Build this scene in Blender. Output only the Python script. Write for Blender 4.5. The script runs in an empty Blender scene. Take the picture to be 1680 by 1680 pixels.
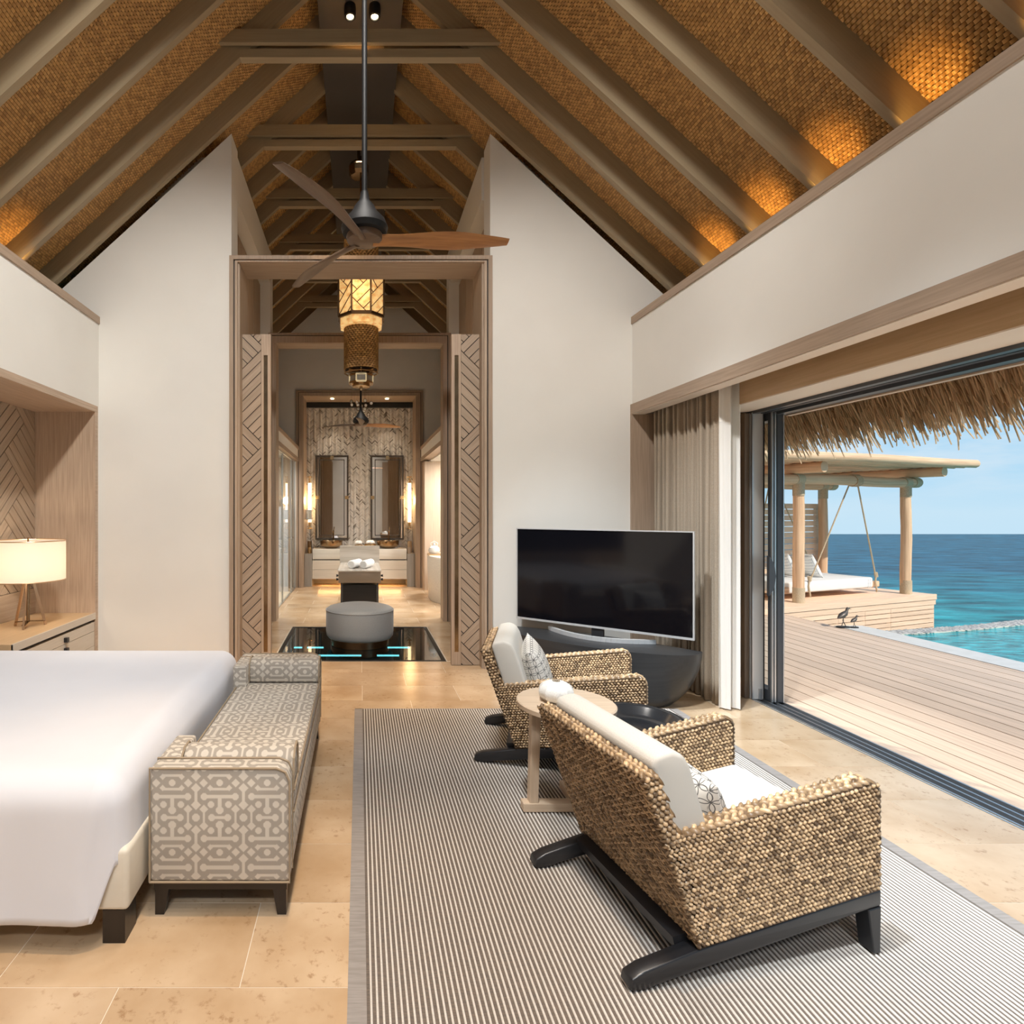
import bpy, bmesh, math, random
import numpy as np
from mathutils import Vector, Matrix

random.seed(7)
NR = np.random.default_rng(11)
SC = bpy.context.scene
COL = SC.collection
PI = math.pi

# ------------------------------------------------------------------ camera
cd = bpy.data.cameras.new('camera')
cam = bpy.data.objects.new('camera', cd)
COL.objects.link(cam)
cam.location = (0, 0, 1.54)
cam.rotation_euler = (PI / 2, 0, 0)
cd.sensor_fit = 'HORIZONTAL'
cd.sensor_width = 36
cd.lens = 940 / 1680 * 36
cd.shift_x = (840 - 590) / 1680
cd.shift_y = -(840 - 838) / 1680
cd.clip_end = 500
SC.camera = cam

# ------------------------------------------------------------------ view + world + sun
SC.view_settings.view_transform = 'Standard'
SC.view_settings.look = 'None'
SC.view_settings.gamma = 1
SC.view_settings.use_curve_mapping = False
SC.view_settings.exposure = 0.0

w = bpy.data.worlds.new('sky')
SC.world = w
w.use_nodes = True
nt = w.node_tree
nt.nodes.clear()


def nd(nt, kind, **kw):
    n = nt.nodes.new(kind)
    for k, v in kw.items():
        setattr(n, k, v)
    return n


def build_sky():
    tc = nd(nt, 'ShaderNodeTexCoord')
    sep = nd(nt, 'ShaderNodeSeparateXYZ')
    nt.links.new(tc.outputs['Generated'], sep.inputs[0])
    ramp = nd(nt, 'ShaderNodeValToRGB')
    cr = ramp.color_ramp
    cr.elements[0].position = 0.0
    cr.elements[0].color = (.04, .16, .22, 1)
    cr.elements[1].position = 1.0
    cr.elements[1].color = (.14, .34, .68, 1)
    for p, c in ((.38, (.05, .20, .26, 1)), (.44, (.42, .58, .69, 1)), (.5, (.42, .58, .69, 1)), (.54, (.30, .515, .685, 1)), (.63, (.22, .44, .67, 1))):
        e = cr.elements.new(p)
        e.color = c
    mr = nd(nt, 'ShaderNodeMapRange')
    mr.inputs['From Min'].default_value = -1
    mr.inputs['From Max'].default_value = 1
    nt.links.new(sep.outputs['Z'], mr.inputs['Value'])
    nt.links.new(mr.outputs[0], ramp.inputs[0])
    mp = nd(nt, 'ShaderNodeMapping')
    mp.inputs['Scale'].default_value = (5, 5, 20)
    mp.inputs['Location'].default_value = (2.3, .7, 1.2)
    nt.links.new(tc.outputs['Generated'], mp.inputs[0])
    nz = nd(nt, 'ShaderNodeTexNoise')
    nz.inputs['Scale'].default_value = 1.0
    nz.inputs['Detail'].default_value = 6
    nz.inputs['Roughness'].default_value = .55
    nt.links.new(mp.outputs[0], nz.inputs['Vector'])
    cl = nd(nt, 'ShaderNodeValToRGB')
    cl.color_ramp.elements[0].position = .45
    cl.color_ramp.elements[0].color = (0, 0, 0, 1)
    cl.color_ramp.elements[1].position = .66
    cl.color_ramp.elements[1].color = (.85, .85, .85, 1)
    nt.links.new(nz.outputs[0], cl.inputs[0])
    up = nd(nt, 'ShaderNodeMapRange')
    up.inputs['From Min'].default_value = -.02
    up.inputs['From Max'].default_value = .12
    nt.links.new(sep.outputs['Z'], up.inputs['Value'])
    mu = nd(nt, 'ShaderNodeMath', operation='MULTIPLY')
    nt.links.new(cl.outputs[0], mu.inputs[0])
    nt.links.new(up.outputs[0], mu.inputs[1])
    mix = nd(nt, 'ShaderNodeMixRGB')
    mix.inputs[2].default_value = (.66, .67, .68, 1)
    nt.links.new(mu.outputs[0], mix.inputs[0])
    nt.links.new(ramp.outputs[0], mix.inputs[1])
    bg = nd(nt, 'ShaderNodeBackground')
    bg.inputs['Strength'].default_value = 1.35
    nt.links.new(mix.outputs[0], bg.inputs['Color'])
    out = nd(nt, 'ShaderNodeOutputWorld')
    nt.links.new(bg.outputs[0], out.inputs[0])


build_sky()


def lamp(name, kind, loc, energy, col=(1, 1, 1), direction=None, **kw):
    l = bpy.data.lights.new(name, kind)
    l.energy = energy
    l.color = col
    for k, v in kw.items():
        setattr(l, k, v)
    o = bpy.data.objects.new(name, l)
    COL.objects.link(o)
    o.location = loc
    if direction is not None:
        o.rotation_euler = Vector(direction).to_track_quat('-Z', 'Y').to_euler()
    return o


SUNDIR = (-.36, .66, -.66)
lamp('sun', 'SUN', (8, -10, 16), 4.2, (1, .93, .82), SUNDIR, angle=.012)

# unseen fill spots added along the dark ridge to brighten the rooms
for k in range(8):
    lamp('ridge_fill', 'SPOT', (.005, -2.9 + .9 * k, 6.03), 205, (1, .94, .87), (0, 0, -1), spot_size=math.radians(80), spot_blend=.7, shadow_soft_size=.14)
for x, y in ((.06, -.4), (.06, 1.3), (.06, 2.9)):  # added spots without fittings, brightening the floor by the sliding doors
    lamp('ridge_side_fill', 'SPOT', (x, y, 5.95), 1450, (.86, .94, 1), (2.45 - x, 1.9, -5.95), spot_size=math.radians(34), spot_blend=.9, shadow_soft_size=.12)
for y, e in ((6.8, 160), (8.8, 480), (9.8, 480), (10.7, 480)):  # added fill for the vestibule and the bathroom floor
    lamp('ridge_fill', 'SPOT', (.005, y, 6.03), e, (1, .90, .78), (0, 0, -1), spot_size=math.radians(36), spot_blend=.7, shadow_soft_size=.1)
# unseen spots added at the ridge to lift the walls
for x, y, tx, ty, tz, e in ((-.1, 1.2, -1.95, 5.59, 2.15, 740), (.1, 1.2, 1.95, 5.59, 2.15, 740), (-.1, 2.6, -2.545, 4.2, 2.2, 190), (-.1, .6, -2.545, 2.6, 2.4, 190),
                            (.1, 3.3, 2.66, 3.0, 2.9, 120), (.1, 1.9, 2.66, 1.7, 2.9, 120)):
    lamp('ridge_side_fill', 'SPOT', (x, y, 5.95), e * 1.2, (1, .965, .91), (tx - x, ty - y, tz - 5.95), spot_size=math.radians(56), spot_blend=1, shadow_soft_size=.2)
for x, tx in ((-.5, -1.1), (.5, 1.1)):  # added fill from the rear for faces turned to the viewer
    lamp('rear_fill', 'SPOT', (x, -3.0, 5.4), 380, (.95, .97, 1), (tx - x, 5.1, -5.0), spot_size=math.radians(50), spot_blend=1, shadow_soft_size=.25)
# unseen area lights added to brighten the bath recess and the shower
for x, y, e in ((2.1, 8.9, 55), (2.1, 10.4, 65), (-2.2, 9.0, 30), (-2.2, 10.5, 34)):
    lamp('recess_fill', 'AREA', (x, y, 2.49), e, (1, .95, .88), (0, 0, -1), shape='DISK', size=.25)

# ------------------------------------------------------------------ node maths
class E:
    """a tiny expression wrapper round math nodes"""
    def __init__(s, nt, sock):
        s.nt, s.s = nt, sock

    def _op(s, op, *a):
        n = s.nt.nodes.new('ShaderNodeMath')
        n.operation = op
        for i, q in enumerate((s,) + a):
            if isinstance(q, E):
                s.nt.links.new(q.s, n.inputs[i])
            else:
                n.inputs[i].default_value = q
        return E(s.nt, n.outputs[0])

    def __add__(s, o): return s._op('ADD', o)
    def __sub__(s, o): return s._op('SUBTRACT', o)
    def __mul__(s, o): return s._op('MULTIPLY', o)
    def abs(s): return s._op('ABSOLUTE')
    def min(s, o): return s._op('MINIMUM', o)
    def max(s, o): return s._op('MAXIMUM', o)
    def pingpong(s, o): return s._op('PINGPONG', o)
    def lt(s, o): return s._op('LESS_THAN', o)
    def gt(s, o): return s._op('GREATER_THAN', o)
    def fract(s): return s._op('FRACT')
    def sqrt(s): return s._op('SQRT')
    def sin(s): return s._op('SINE')


MATS = {}


def mat(name, c1, c2=None, rough=.5, metal=0, scale=(1, 1, 1), nscale=1.0, detail=4, bump=0, rnd=0, coord='UV',
        attr=None, emit=0, ecol=None, trans=0, lo=.35, hi=.65, spec=.5, bdist=.01, thin=False, coat=0, sheen=0):
    m = bpy.data.materials.new(name)
    m.use_nodes = True
    t = m.node_tree
    b = t.nodes['Principled BSDF']
    b.inputs['Roughness'].default_value = rough
    b.inputs['Metallic'].default_value = metal
    b.inputs['Specular IOR Level'].default_value = spec
    b.inputs['Transmission Weight'].default_value = trans
    b.inputs['Coat Weight'].default_value = coat
    b.inputs['Sheen Weight'].default_value = sheen
    c1 = tuple(c1) + (1,)
    c2 = tuple(c2) + (1,) if c2 else tuple(x * .85 for x in c1[:3]) + (1,)
    tc = t.nodes.new('ShaderNodeTexCoord')
    mp = t.nodes.new('ShaderNodeMapping')
    mp.inputs['Scale'].default_value = scale
    t.links.new(tc.outputs[coord], mp.inputs[0])
    oi = t.nodes.new('ShaderNodeObjectInfo')
    mulv = t.nodes.new('ShaderNodeMath')
    mulv.operation = 'MULTIPLY'
    mulv.inputs[1].default_value = 37.0
    t.links.new(oi.outputs['Random'], mulv.inputs[0])
    t.links.new(mulv.outputs[0], mp.inputs['Location'])
    nz = t.nodes.new('ShaderNodeTexNoise')
    nz.inputs['Scale'].default_value = nscale
    nz.inputs['Detail'].default_value = detail
    t.links.new(mp.outputs[0], nz.inputs['Vector'])
    fac = nz.outputs[0]
    mr = t.nodes.new('ShaderNodeMapRange')
    mr.inputs['From Min'].default_value = lo
    mr.inputs['From Max'].default_value = hi
    t.links.new(fac, mr.inputs['Value'])
    f = mr.outputs[0]
    if attr:
        at = t.nodes.new('ShaderNodeAttribute')
        at.attribute_name = attr
        f = at.outputs['Fac']
    mx = t.nodes.new('ShaderNodeMixRGB')
    mx.inputs[1].default_value = c1
    mx.inputs[2].default_value = c2
    t.links.new(f, mx.inputs[0])
    col = mx.outputs[0]
    if rnd:
        hs = t.nodes.new('ShaderNodeHueSaturation')
        m2 = t.nodes.new('ShaderNodeMapRange')
        m2.inputs['To Min'].default_value = 1 - rnd
        m2.inputs['To Max'].default_value = 1 + rnd
        t.links.new(oi.outputs['Random'], m2.inputs['Value'])
        t.links.new(m2.outputs[0], hs.inputs['Value'])
        t.links.new(col, hs.inputs['Color'])
        col = hs.outputs[0]
    t.links.new(col, b.inputs['Base Color'])
    if bump:
        bp = t.nodes.new('ShaderNodeBump')
        bp.inputs['Strength'].default_value = bump
        bp.inputs['Distance'].default_value = bdist
        t.links.new(nz.outputs[0], bp.inputs['Height'])
        t.links.new(bp.outputs[0], b.inputs['Normal'])
    if emit:
        b.inputs['Emission Color'].default_value = tuple(ecol or c1[:3]) + (1,)
        b.inputs['Emission Strength'].default_value = emit
    MATS[name] = m
    m['bsdf'] = 1
    return m


WG = (3, 70, 70)
mat('wall_paint', (.80, .775, .725), (.77, .745, .695), rough=.85, nscale=1.5)
mat('oak', (.50, .375, .275), (.40, .29, .205), rough=.5, scale=WG, detail=5, rnd=.05)
mat('oak_panel', (.44, .335, .245), (.37, .275, .195), rough=.55, scale=WG, detail=5, rnd=.06)
mat('oak_trim', (.42, .31, .225), (.34, .25, .18), rough=.5, scale=WG, detail=5)
mat('oak_pale', (.62, .48, .36), (.54, .41, .30), rough=.45, scale=WG, detail=5)
mat('jamb_wood', (.70, .50, .31), (.66, .465, .28), rough=.5, scale=WG)
mat('soffit_bounce', (.80, .72, .63), (.78, .70, .61), rough=.7)  # pale colour stands for daylight bounced up from the deck
mat('counter_wood', (.58, .40, .23), (.52, .35, .19), rough=.35, scale=WG)
mat('greige', (.60, .54, .46), (.56, .50, .42), rough=.5, scale=WG)
mat('rafter_paint', (.365, .29, .185), (.335, .262, .166), rough=.5, scale=WG)
mat('groove_black', (.012, .012, .012), rough=.6)
mat('roof_back', (.05, .03, .015), rough=.9)
mat('ridge_paint', (.085, .075, .066), (.075, .066, .058), rough=.8)
mat('weave', (.64, .375, .13), (.38, .205, .065), rough=.45, attr='tone')
mat('stone_tile', (.645, .485, .325), (.455, .30, .165), rough=.2, coord='Object', nscale=2.6, detail=9, rnd=.05, lo=.3, hi=.72, spec=.5)
mat('grout', (.78, .70, .58), rough=.7)
mat('deck_board', (.70, .53, .40), (.58, .435, .325), rough=.7, scale=(2, 45, 45), detail=5, rnd=.07)
mat('platform_board', (.88, .64, .46), (.76, .545, .375), rough=.7, scale=(2, 45, 45), detail=5, rnd=.07)
mat('log', (.82, .55, .345), (.64, .40, .24), rough=.7, scale=(1.5, 30, 30), detail=5, rnd=.06)
mat('rope', (.60, .48, .33), (.45, .34, .22), rough=.9, nscale=90)
mat('white_cloth', (.74, .725, .70), (.71, .695, .67), rough=.9, nscale=6, sheen=.1)
mat('bed_linen', (.76, .78, .84), (.74, .76, .82), rough=.85, nscale=3, sheen=.1)
mat('cream_leather', (.72, .67, .57), (.69, .64, .54), rough=.45, nscale=20)
mat('dark_wood', (.022, .015, .012), (.016, .011, .009), rough=.35, scale=WG)
mat('black_wood', (.018, .018, .020), (.013, .013, .015), rough=.32, scale=WG)
mat('cabinet_black', (.030, .031, .033), (.022, .023, .025), rough=.38, scale=(2, 40, 40))
mat('bowl_black', (.022, .024, .027), rough=.18, spec=.6)
mat('cushion_cream', (.67, .635, .575), (.60, .565, .505), rough=.9, scale=(220, 220, 220), detail=1, bump=.25, bdist=.002)
mat('rattan', (.62, .45, .27), (.25, .155, .08), rough=.5, attr='tone')
mat('rattan_core', (.16, .10, .055), rough=.8)
mat('seagrass', (.74, .51, .29), (.12, .07, .034), rough=.36, attr='tone')
mat('table_wood', (.66, .51, .37), (.57, .43, .30), rough=.45, scale=WG)
mat('shell_white', (.82, .80, .76), (.74, .72, .67), rough=.5, nscale=150, detail=1, coord='Object', bump=.4, bdist=.003)
mat('alu_dark', (.075, .08, .09), (.06, .065, .075), rough=.35, metal=.3)
mat('alu_light', (.55, .56, .57), rough=.3, metal=.9)
mat('alu_skylit', (.56, .55, .53), (.50, .49, .48), rough=.45, metal=.35)  # sky reflection on the middle leaf, put into a paler metal colour
mat('alu_brown', (.17, .125, .09), rough=.4, metal=.2)
mat('tv_bezel', (.66, .67, .68), (.62, .63, .64), rough=.38, metal=.45)
mat('tv_screen', (.004, .004, .006), rough=.08, spec=.4)
mat('tv_back', (.02, .02, .022), rough=.5)
mat('curtain_linen', (.40, .325, .245), (.34, .27, .20), rough=.9, scale=(160, 160, 160), detail=2)
mat('fan_wood_lit', (.40, .185, .06), (.29, .125, .04), rough=.4, scale=(6, 60, 60), detail=5)  # lit copy of the blade wood: light on one blade put into colour
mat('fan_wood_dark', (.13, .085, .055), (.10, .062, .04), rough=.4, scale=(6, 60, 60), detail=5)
mat('fan_black', (.010, .010, .011), rough=.55, spec=.3)
mat('bronze', (.36, .25, .145), (.27, .18, .10), rough=.24, metal=1, nscale=8)
mat('brass', (.72, .50, .26), rough=.25, metal=1)
mat('brass_lamp', (.70, .48, .30), rough=.3, metal=.9)
mat('chrome', (.8, .8, .8), rough=.08, metal=1)
mat('mirror', (.86, .85, .84), rough=.01, metal=1)
mat('mirror_edge', (.10, .085, .07), (.05, .04, .035), rough=.35, nscale=60, metal=.3)
mat('ottoman_cloth', (.36, .37, .37), (.30, .31, .31), rough=.55, scale=(200, 200, 200), detail=1, sheen=.4)
mat('towel', (.86, .86, .86), (.80, .80, .80), rough=.95, nscale=160, coord='Object', bump=.5, bdist=.004)
mat('marble', (.58, .54, .49), (.44, .40, .35), rough=.2, scale=(1.2, 16, 16), detail=6)
mat('marble_pale', (.66, .62, .56), (.58, .54, .47), rough=.2, scale=(1.2, 14, 14), detail=6)
mat('stone_grey', (.33, .30, .265), (.26, .235, .205), rough=.45, scale=(1.5, 30, 30), detail=6)
mat('taupe_leather', (.27, .215, .165), rough=.45)
mat('terrazzo', (.72, .66, .58), (.58, .52, .45), rough=.4, coord='Object', nscale=70, detail=3, lo=.45, hi=.75)
mat('shower_tile', (.56, .46, .36), (.50, .40, .31), rough=.4, coord='Object', nscale=3)
mat('shower_panel', (.72, .75, .82), (.68, .71, .78), rough=.3)
mat('mosaic', (.78, .74, .69), (.16, .135, .11), rough=.3, attr='tone')
mat('mosaic_back', (.52, .48, .43), rough=.6)
mat('coping_stone', (.66, .64, .60), (.60, .58, .54), rough=.6, coord='Object', nscale=12)
mat('pebble', (.60, .57, .52), (.30, .29, .28), rough=.4, attr='tone')
mat('bird_metal', (.12, .10, .085), rough=.45, metal=.6)
mat('thatch', (.88, .65, .41), (.50, .345, .195), rough=.8, attr='tone')
mat('stripe_cloth', (.82, .82, .80), rough=.9)
mat('rug_light', (.72, .68, .63), (.64, .60, .55), rough=.95, scale=(300, 40, 1), detail=1)
mat('rug_dark', (.17, .135, .11), (.12, .10, .085), rough=.95, scale=(300, 40, 1), detail=1)
mat('rug_border', (.33, .30, .28), (.27, .245, .225), rough=.95, scale=(120, 10, 1), detail=2)
mat('pit_dark', (.015, .035, .04), rough=.25)
mat('pit_teal', (.02, .22, .24), rough=.3)
mat('window_blind', (.78, .75, .70), rough=.9)
mat('brick_pale', (.56, .47, .39), (.44, .36, .29), rough=.8, rnd=.12, nscale=9)
mat('shade_cap', (.9, .8, .6), rough=.6)
mat('ceramic', (.82, .80, .77), rough=.2)
mat('pool_tile', (.10, .36, .40), (.06, .28, .33), rough=.3, coord='Object', nscale=30)
mat('capiz_frame', (.10, .06, .03), rough=.4, metal=.5)
mat('disc_pearl', (.80, .76, .68), rough=.3)
mat('capiz_dim', (.33, .29, .22), (.26, .22, .16), rough=.35, nscale=14)
mat('piping', (.40, .31, .21), rough=.8)
mat('lens_glow', (1, .8, .5), emit=14, ecol=(1, .78, .48))
mat('tube_glow', (1, .85, .6), emit=5.0, ecol=(1, .72, .40))
mat('led_warm', (1, .7, .35), emit=6, ecol=(1, .58, .22))
mat('glow_cyan', (.3, .9, .9), emit=1.7, ecol=(.42, .9, .95))


def glass(name, col=(1, 1, 1), rough=0.0, gloss=.08):
    """thin clear pane: mostly see-through with a fresnel sheen"""
    m = bpy.data.materials.new(name)
    m.use_nodes = True
    t = m.node_tree
    t.nodes.clear()
    tr = t.nodes.new('ShaderNodeBsdfTransparent')
    tr.inputs[0].default_value = tuple(col) + (1,)
    gl = t.nodes.new('ShaderNodeBsdfGlossy')
    gl.inputs['Roughness'].default_value = rough
    fr = t.nodes.new('ShaderNodeFresnel')
    fr.inputs[0].default_value = 1.5
    mx = t.nodes.new('ShaderNodeMixShader')
    ge = t.nodes.new('ShaderNodeNewGeometry')
    fac = E(t, fr.outputs[0]) * (E(t, ge.outputs['Backfacing']) * -1 + 1)
    t.links.new(fac.s, mx.inputs[0])
    t.links.new(tr.outputs[0], mx.inputs[1])
    t.links.new(gl.outputs[0], mx.inputs[2])
    o = t.nodes.new('ShaderNodeOutputMaterial')
    t.links.new(mx.outputs[0], o.inputs[0])
    MATS[name] = m
    return m


glass('pane', (.94, .97, .97))
glass('glass_floor', (.62, .84, .86), .02)


def translucent(name, col, tcol, tw):
    m = bpy.data.materials.new(name)
    m.use_nodes = True
    t = m.node_tree
    t.nodes.clear()
    d = t.nodes.new('ShaderNodeBsdfDiffuse')
    d.inputs[0].default_value = tuple(col) + (1,)
    r = t.nodes.new('ShaderNodeBsdfTranslucent')
    r.inputs[0].default_value = tuple(tcol) + (1,)
    mx = t.nodes.new('ShaderNodeMixShader')
    mx.inputs[0].default_value = tw
    t.links.new(d.outputs[0], mx.inputs[1])
    t.links.new(r.outputs[0], mx.inputs[2])
    o = t.nodes.new('ShaderNodeOutputMaterial')
    t.links.new(mx.outputs[0], o.inputs[0])
    MATS[name] = m


translucent('sheer', (.90, .875, .83), (.97, .93, .86), .2)
translucent('lamp_linen', (.86, .82, .76), (.97, .91, .80), .55)


def capiz():
    m = mat('capiz', (1, .66, .28), (.66, .34, .10), nscale=16, detail=5, rough=.4)
    t = m.node_tree
    b = t.nodes['Principled BSDF']
    mx = [n for n in t.nodes if n.type == 'MIX_RGB'][0]
    t.links.new(mx.outputs[0], b.inputs['Emission Color'])
    b.inputs['Emission Strength'].default_value = .75


capiz()


def stone_detail():
    """darker pits and veins inside the travertine tiles"""
    m = MATS['stone_tile']
    t = m.node_tree
    b = t.nodes['Principled BSDF']
    src = b.inputs['Base Color'].links[0].from_socket
    mp = [n for n in t.nodes if n.type == 'MAPPING'][0]
    nz = t.nodes.new('ShaderNodeTexNoise')
    nz.inputs['Scale'].default_value = 26
    nz.inputs['Detail'].default_value = 8
    nz.inputs['Roughness'].default_value = .7
    t.links.new(mp.outputs[0], nz.inputs['Vector'])
    n2 = t.nodes.new('ShaderNodeTexNoise')
    n2.inputs['Scale'].default_value = 3.5
    n2.inputs['Detail'].default_value = 4
    t.links.new(mp.outputs[0], n2.inputs['Vector'])
    a = E(t, nz.outputs[0])
    c = E(t, n2.outputs[0])
    f = ((a - .56) * 10).max(0).min(1) * ((c - .40) * 6).max(0).min(1) * .6
    mx = t.nodes.new('ShaderNodeMixRGB')
    mx.inputs[2].default_value = (.26, .13, .05, 1)
    t.links.new(f.s, mx.inputs[0])
    t.links.new(src, mx.inputs[1])
    t.links.new(mx.outputs[0], b.inputs['Base Color'])


stone_detail()


def backlit(name, w):
    m = MATS[name]
    t = m.node_tree
    b = t.nodes['Principled BSDF']
    src = b.inputs['Base Color'].links[0].from_socket
    tr = t.nodes.new('ShaderNodeBsdfTranslucent')
    t.links.new(src, tr.inputs[0])
    mx = t.nodes.new('ShaderNodeMixShader')
    mx.inputs[0].default_value = w
    t.links.new(b.outputs[0], mx.inputs[1])
    t.links.new(tr.outputs[0], mx.inputs[2])
    t.links.new(mx.outputs[0], t.nodes['Material Output'].inputs[0])


backlit('thatch', .45)


def uv_xy(t):
    tc = t.nodes.new('ShaderNodeTexCoord')
    sp = t.nodes.new('ShaderNodeSeparateXYZ')
    t.links.new(tc.outputs['UV'], sp.inputs[0])
    return E(t, sp.outputs[0]), E(t, sp.outputs[1])


def two_tone(name, field, ca, cb, rough=.9):
    m = bpy.data.materials.new(name)
    m.use_nodes = True
    t = m.node_tree
    b = t.nodes['Principled BSDF']
    b.inputs['Roughness'].default_value = rough
    x, y = uv_xy(t)
    f = field(x, y)
    mx = t.nodes.new('ShaderNodeMixRGB')
    mx.inputs[1].default_value = ca + (1,)
    mx.inputs[2].default_value = cb + (1,)
    t.links.new(f.s, mx.inputs[0])
    t.links.new(mx.outputs[0], b.inputs['Base Color'])
    MATS[name] = m


def fret(x, y):
    """lattice of dog-bones, diamonds and bars, printed on the bench fabric"""
    x = (x * (245 / .09)).pingpong(245.0)
    y = (y * (505 / .189)).pingpong(505.0)
    cx = {}

    def ax(c): return cx.setdefault(('x', c), (x - c).abs())
    def ay(c): return cx.setdefault(('y', c), (y - c).abs())
    def bar(c, hx, d, hy): return (ax(c) - hx).max(ay(d) - hy)
    def dia(c, d, r): return ((ax(c) + ay(d)) - r) * .7
    def octa(c, d, r): return ((ax(c).max(ay(d)) - r)).max(((ax(c) + ay(d)) - r * 1.35) * .7)
    sh = [bar(0, 80, 0, 15), octa(82, 0, 36), octa(245, 0, 40), bar(163, 11, 40, 45), dia(163, 85, 46),
          bar(0, 20, 140, 75), octa(0, 75, 40), bar(0, 150, 212, 18), octa(160, 212, 36), octa(90, 132, 34),
          bar(245, 15, 212, 90), dia(245, 128, 52), dia(245, 298, 52), bar(0, 105, 288, 13), dia(98, 300, 32),
          octa(0, 352, 34), dia(165, 350, 44), bar(0, 105, 426, 13), dia(98, 412, 32), bar(245, 15, 470, 50),
          dia(245, 418, 52), bar(0, 160, 505, 20), octa(165, 505, 38)]
    f = sh[0]
    for s in sh[1:]:
        f = f.min(s)
    return (f * -.12 + .5).max(0).min(1)


two_tone('fret_fabric', fret, (.40, .36, .31), (.66, .61, .53))


def rings(x, y):
    """overlapping hand-drawn rings on the scatter cushions"""
    p = .086
    f = None
    for ox, oy in ((0, 0), (.5, .5), (.5, 0), (0, .5)):
        fx = ((x * (1 / p) + ox).fract() - .5)
        fy = ((y * (1 / p) + oy).fract() - .5)
        d = (fx * fx + fy * fy).sqrt()
        k = ((d - .335).abs() * -1 + .026) * 50
        k = k.max(0).min(1)
        f = k if f is None else f.max(k)
    return f


two_tone('ring_fabric', rings, (.68, .64, .58), (.035, .033, .035))


def stripes(x, y):
    k = ((y * (1 / .055)).fract() - .5).abs()
    return ((k * -1 + .07) * 30).max(0).min(1)


two_tone('pillow_stripe', stripes, (.84, .83, .80), (.30, .32, .35))


def water(name, near, far, d0, d1, scale, bump, rough=.12):
    m = bpy.data.materials.new(name)
    m.use_nodes = True
    t = m.node_tree
    b = t.nodes['Principled BSDF']
    b.inputs['Roughness'].default_value = rough
    b.inputs['IOR'].default_value = 1.33
    b.inputs['Specular IOR Level'].default_value = .22
    ge = t.nodes.new('ShaderNodeNewGeometry')
    sp = t.nodes.new('ShaderNodeSeparateXYZ')
    t.links.new(ge.outputs['Position'], sp.inputs[0])
    nz = t.nodes.new('ShaderNodeTexNoise')
    mp = t.nodes.new('ShaderNodeMapping')
    mp.inputs['Scale'].default_value = (scale * .5, scale * 1.6, scale)
    t.links.new(ge.outputs['Position'], mp.inputs[0])
    t.links.new(mp.outputs[0], nz.inputs['Vector'])
    nz.inputs['Scale'].default_value = 1
    nz.inputs['Detail'].default_value = 7
    nz.inputs['Roughness'].default_value = .62
    n2 = t.nodes.new('ShaderNodeTexNoise')
    n2.inputs['Scale'].default_value = .16
    n2.inputs['Detail'].default_value = 4
    t.links.new(ge.outputs['Position'], n2.inputs['Vector'])
    yy = E(t, sp.outputs[1]) + E(t, n2.outputs[0]) * ((d1 - d0) * .9)
    f = (yy - d0) * (1 / (d1 - d0))
    f = f.max(0).min(1)
    mx = t.nodes.new('ShaderNodeMixRGB')
    mx.inputs[1].default_value = near + (1,)
    mx.inputs[2].default_value = far + (1,)
    t.links.new(f.s, mx.inputs[0])
    hs = t.nodes.new('ShaderNodeHueSaturation')
    v = (E(t, nz.outputs[0]) - .5) * 4.2 + 1.0  # wave highlights and troughs painted into the base colour
    t.links.new(v.max(.3).s, hs.inputs['Value'])
    t.links.new(mx.outputs[0], hs.inputs['Color'])
    t.links.new(hs.outputs[0], b.inputs['Base Color'])
    bp = t.nodes.new('ShaderNodeBump')
    bp.inputs['Strength'].default_value = bump
    bp.inputs['Distance'].default_value = .25
    t.links.new(nz.outputs[0], bp.inputs['Height'])
    t.links.new(bp.outputs[0], b.inputs['Normal'])
    MATS[name] = m


water('sea_water', (.02, .25, .26), (.010, .082, .128), 19, 33, .9, .8, .35)
water('pool_water', (.035, .33, .36), (.035, .33, .36), 0, 1, 9, .25, .12)

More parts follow.
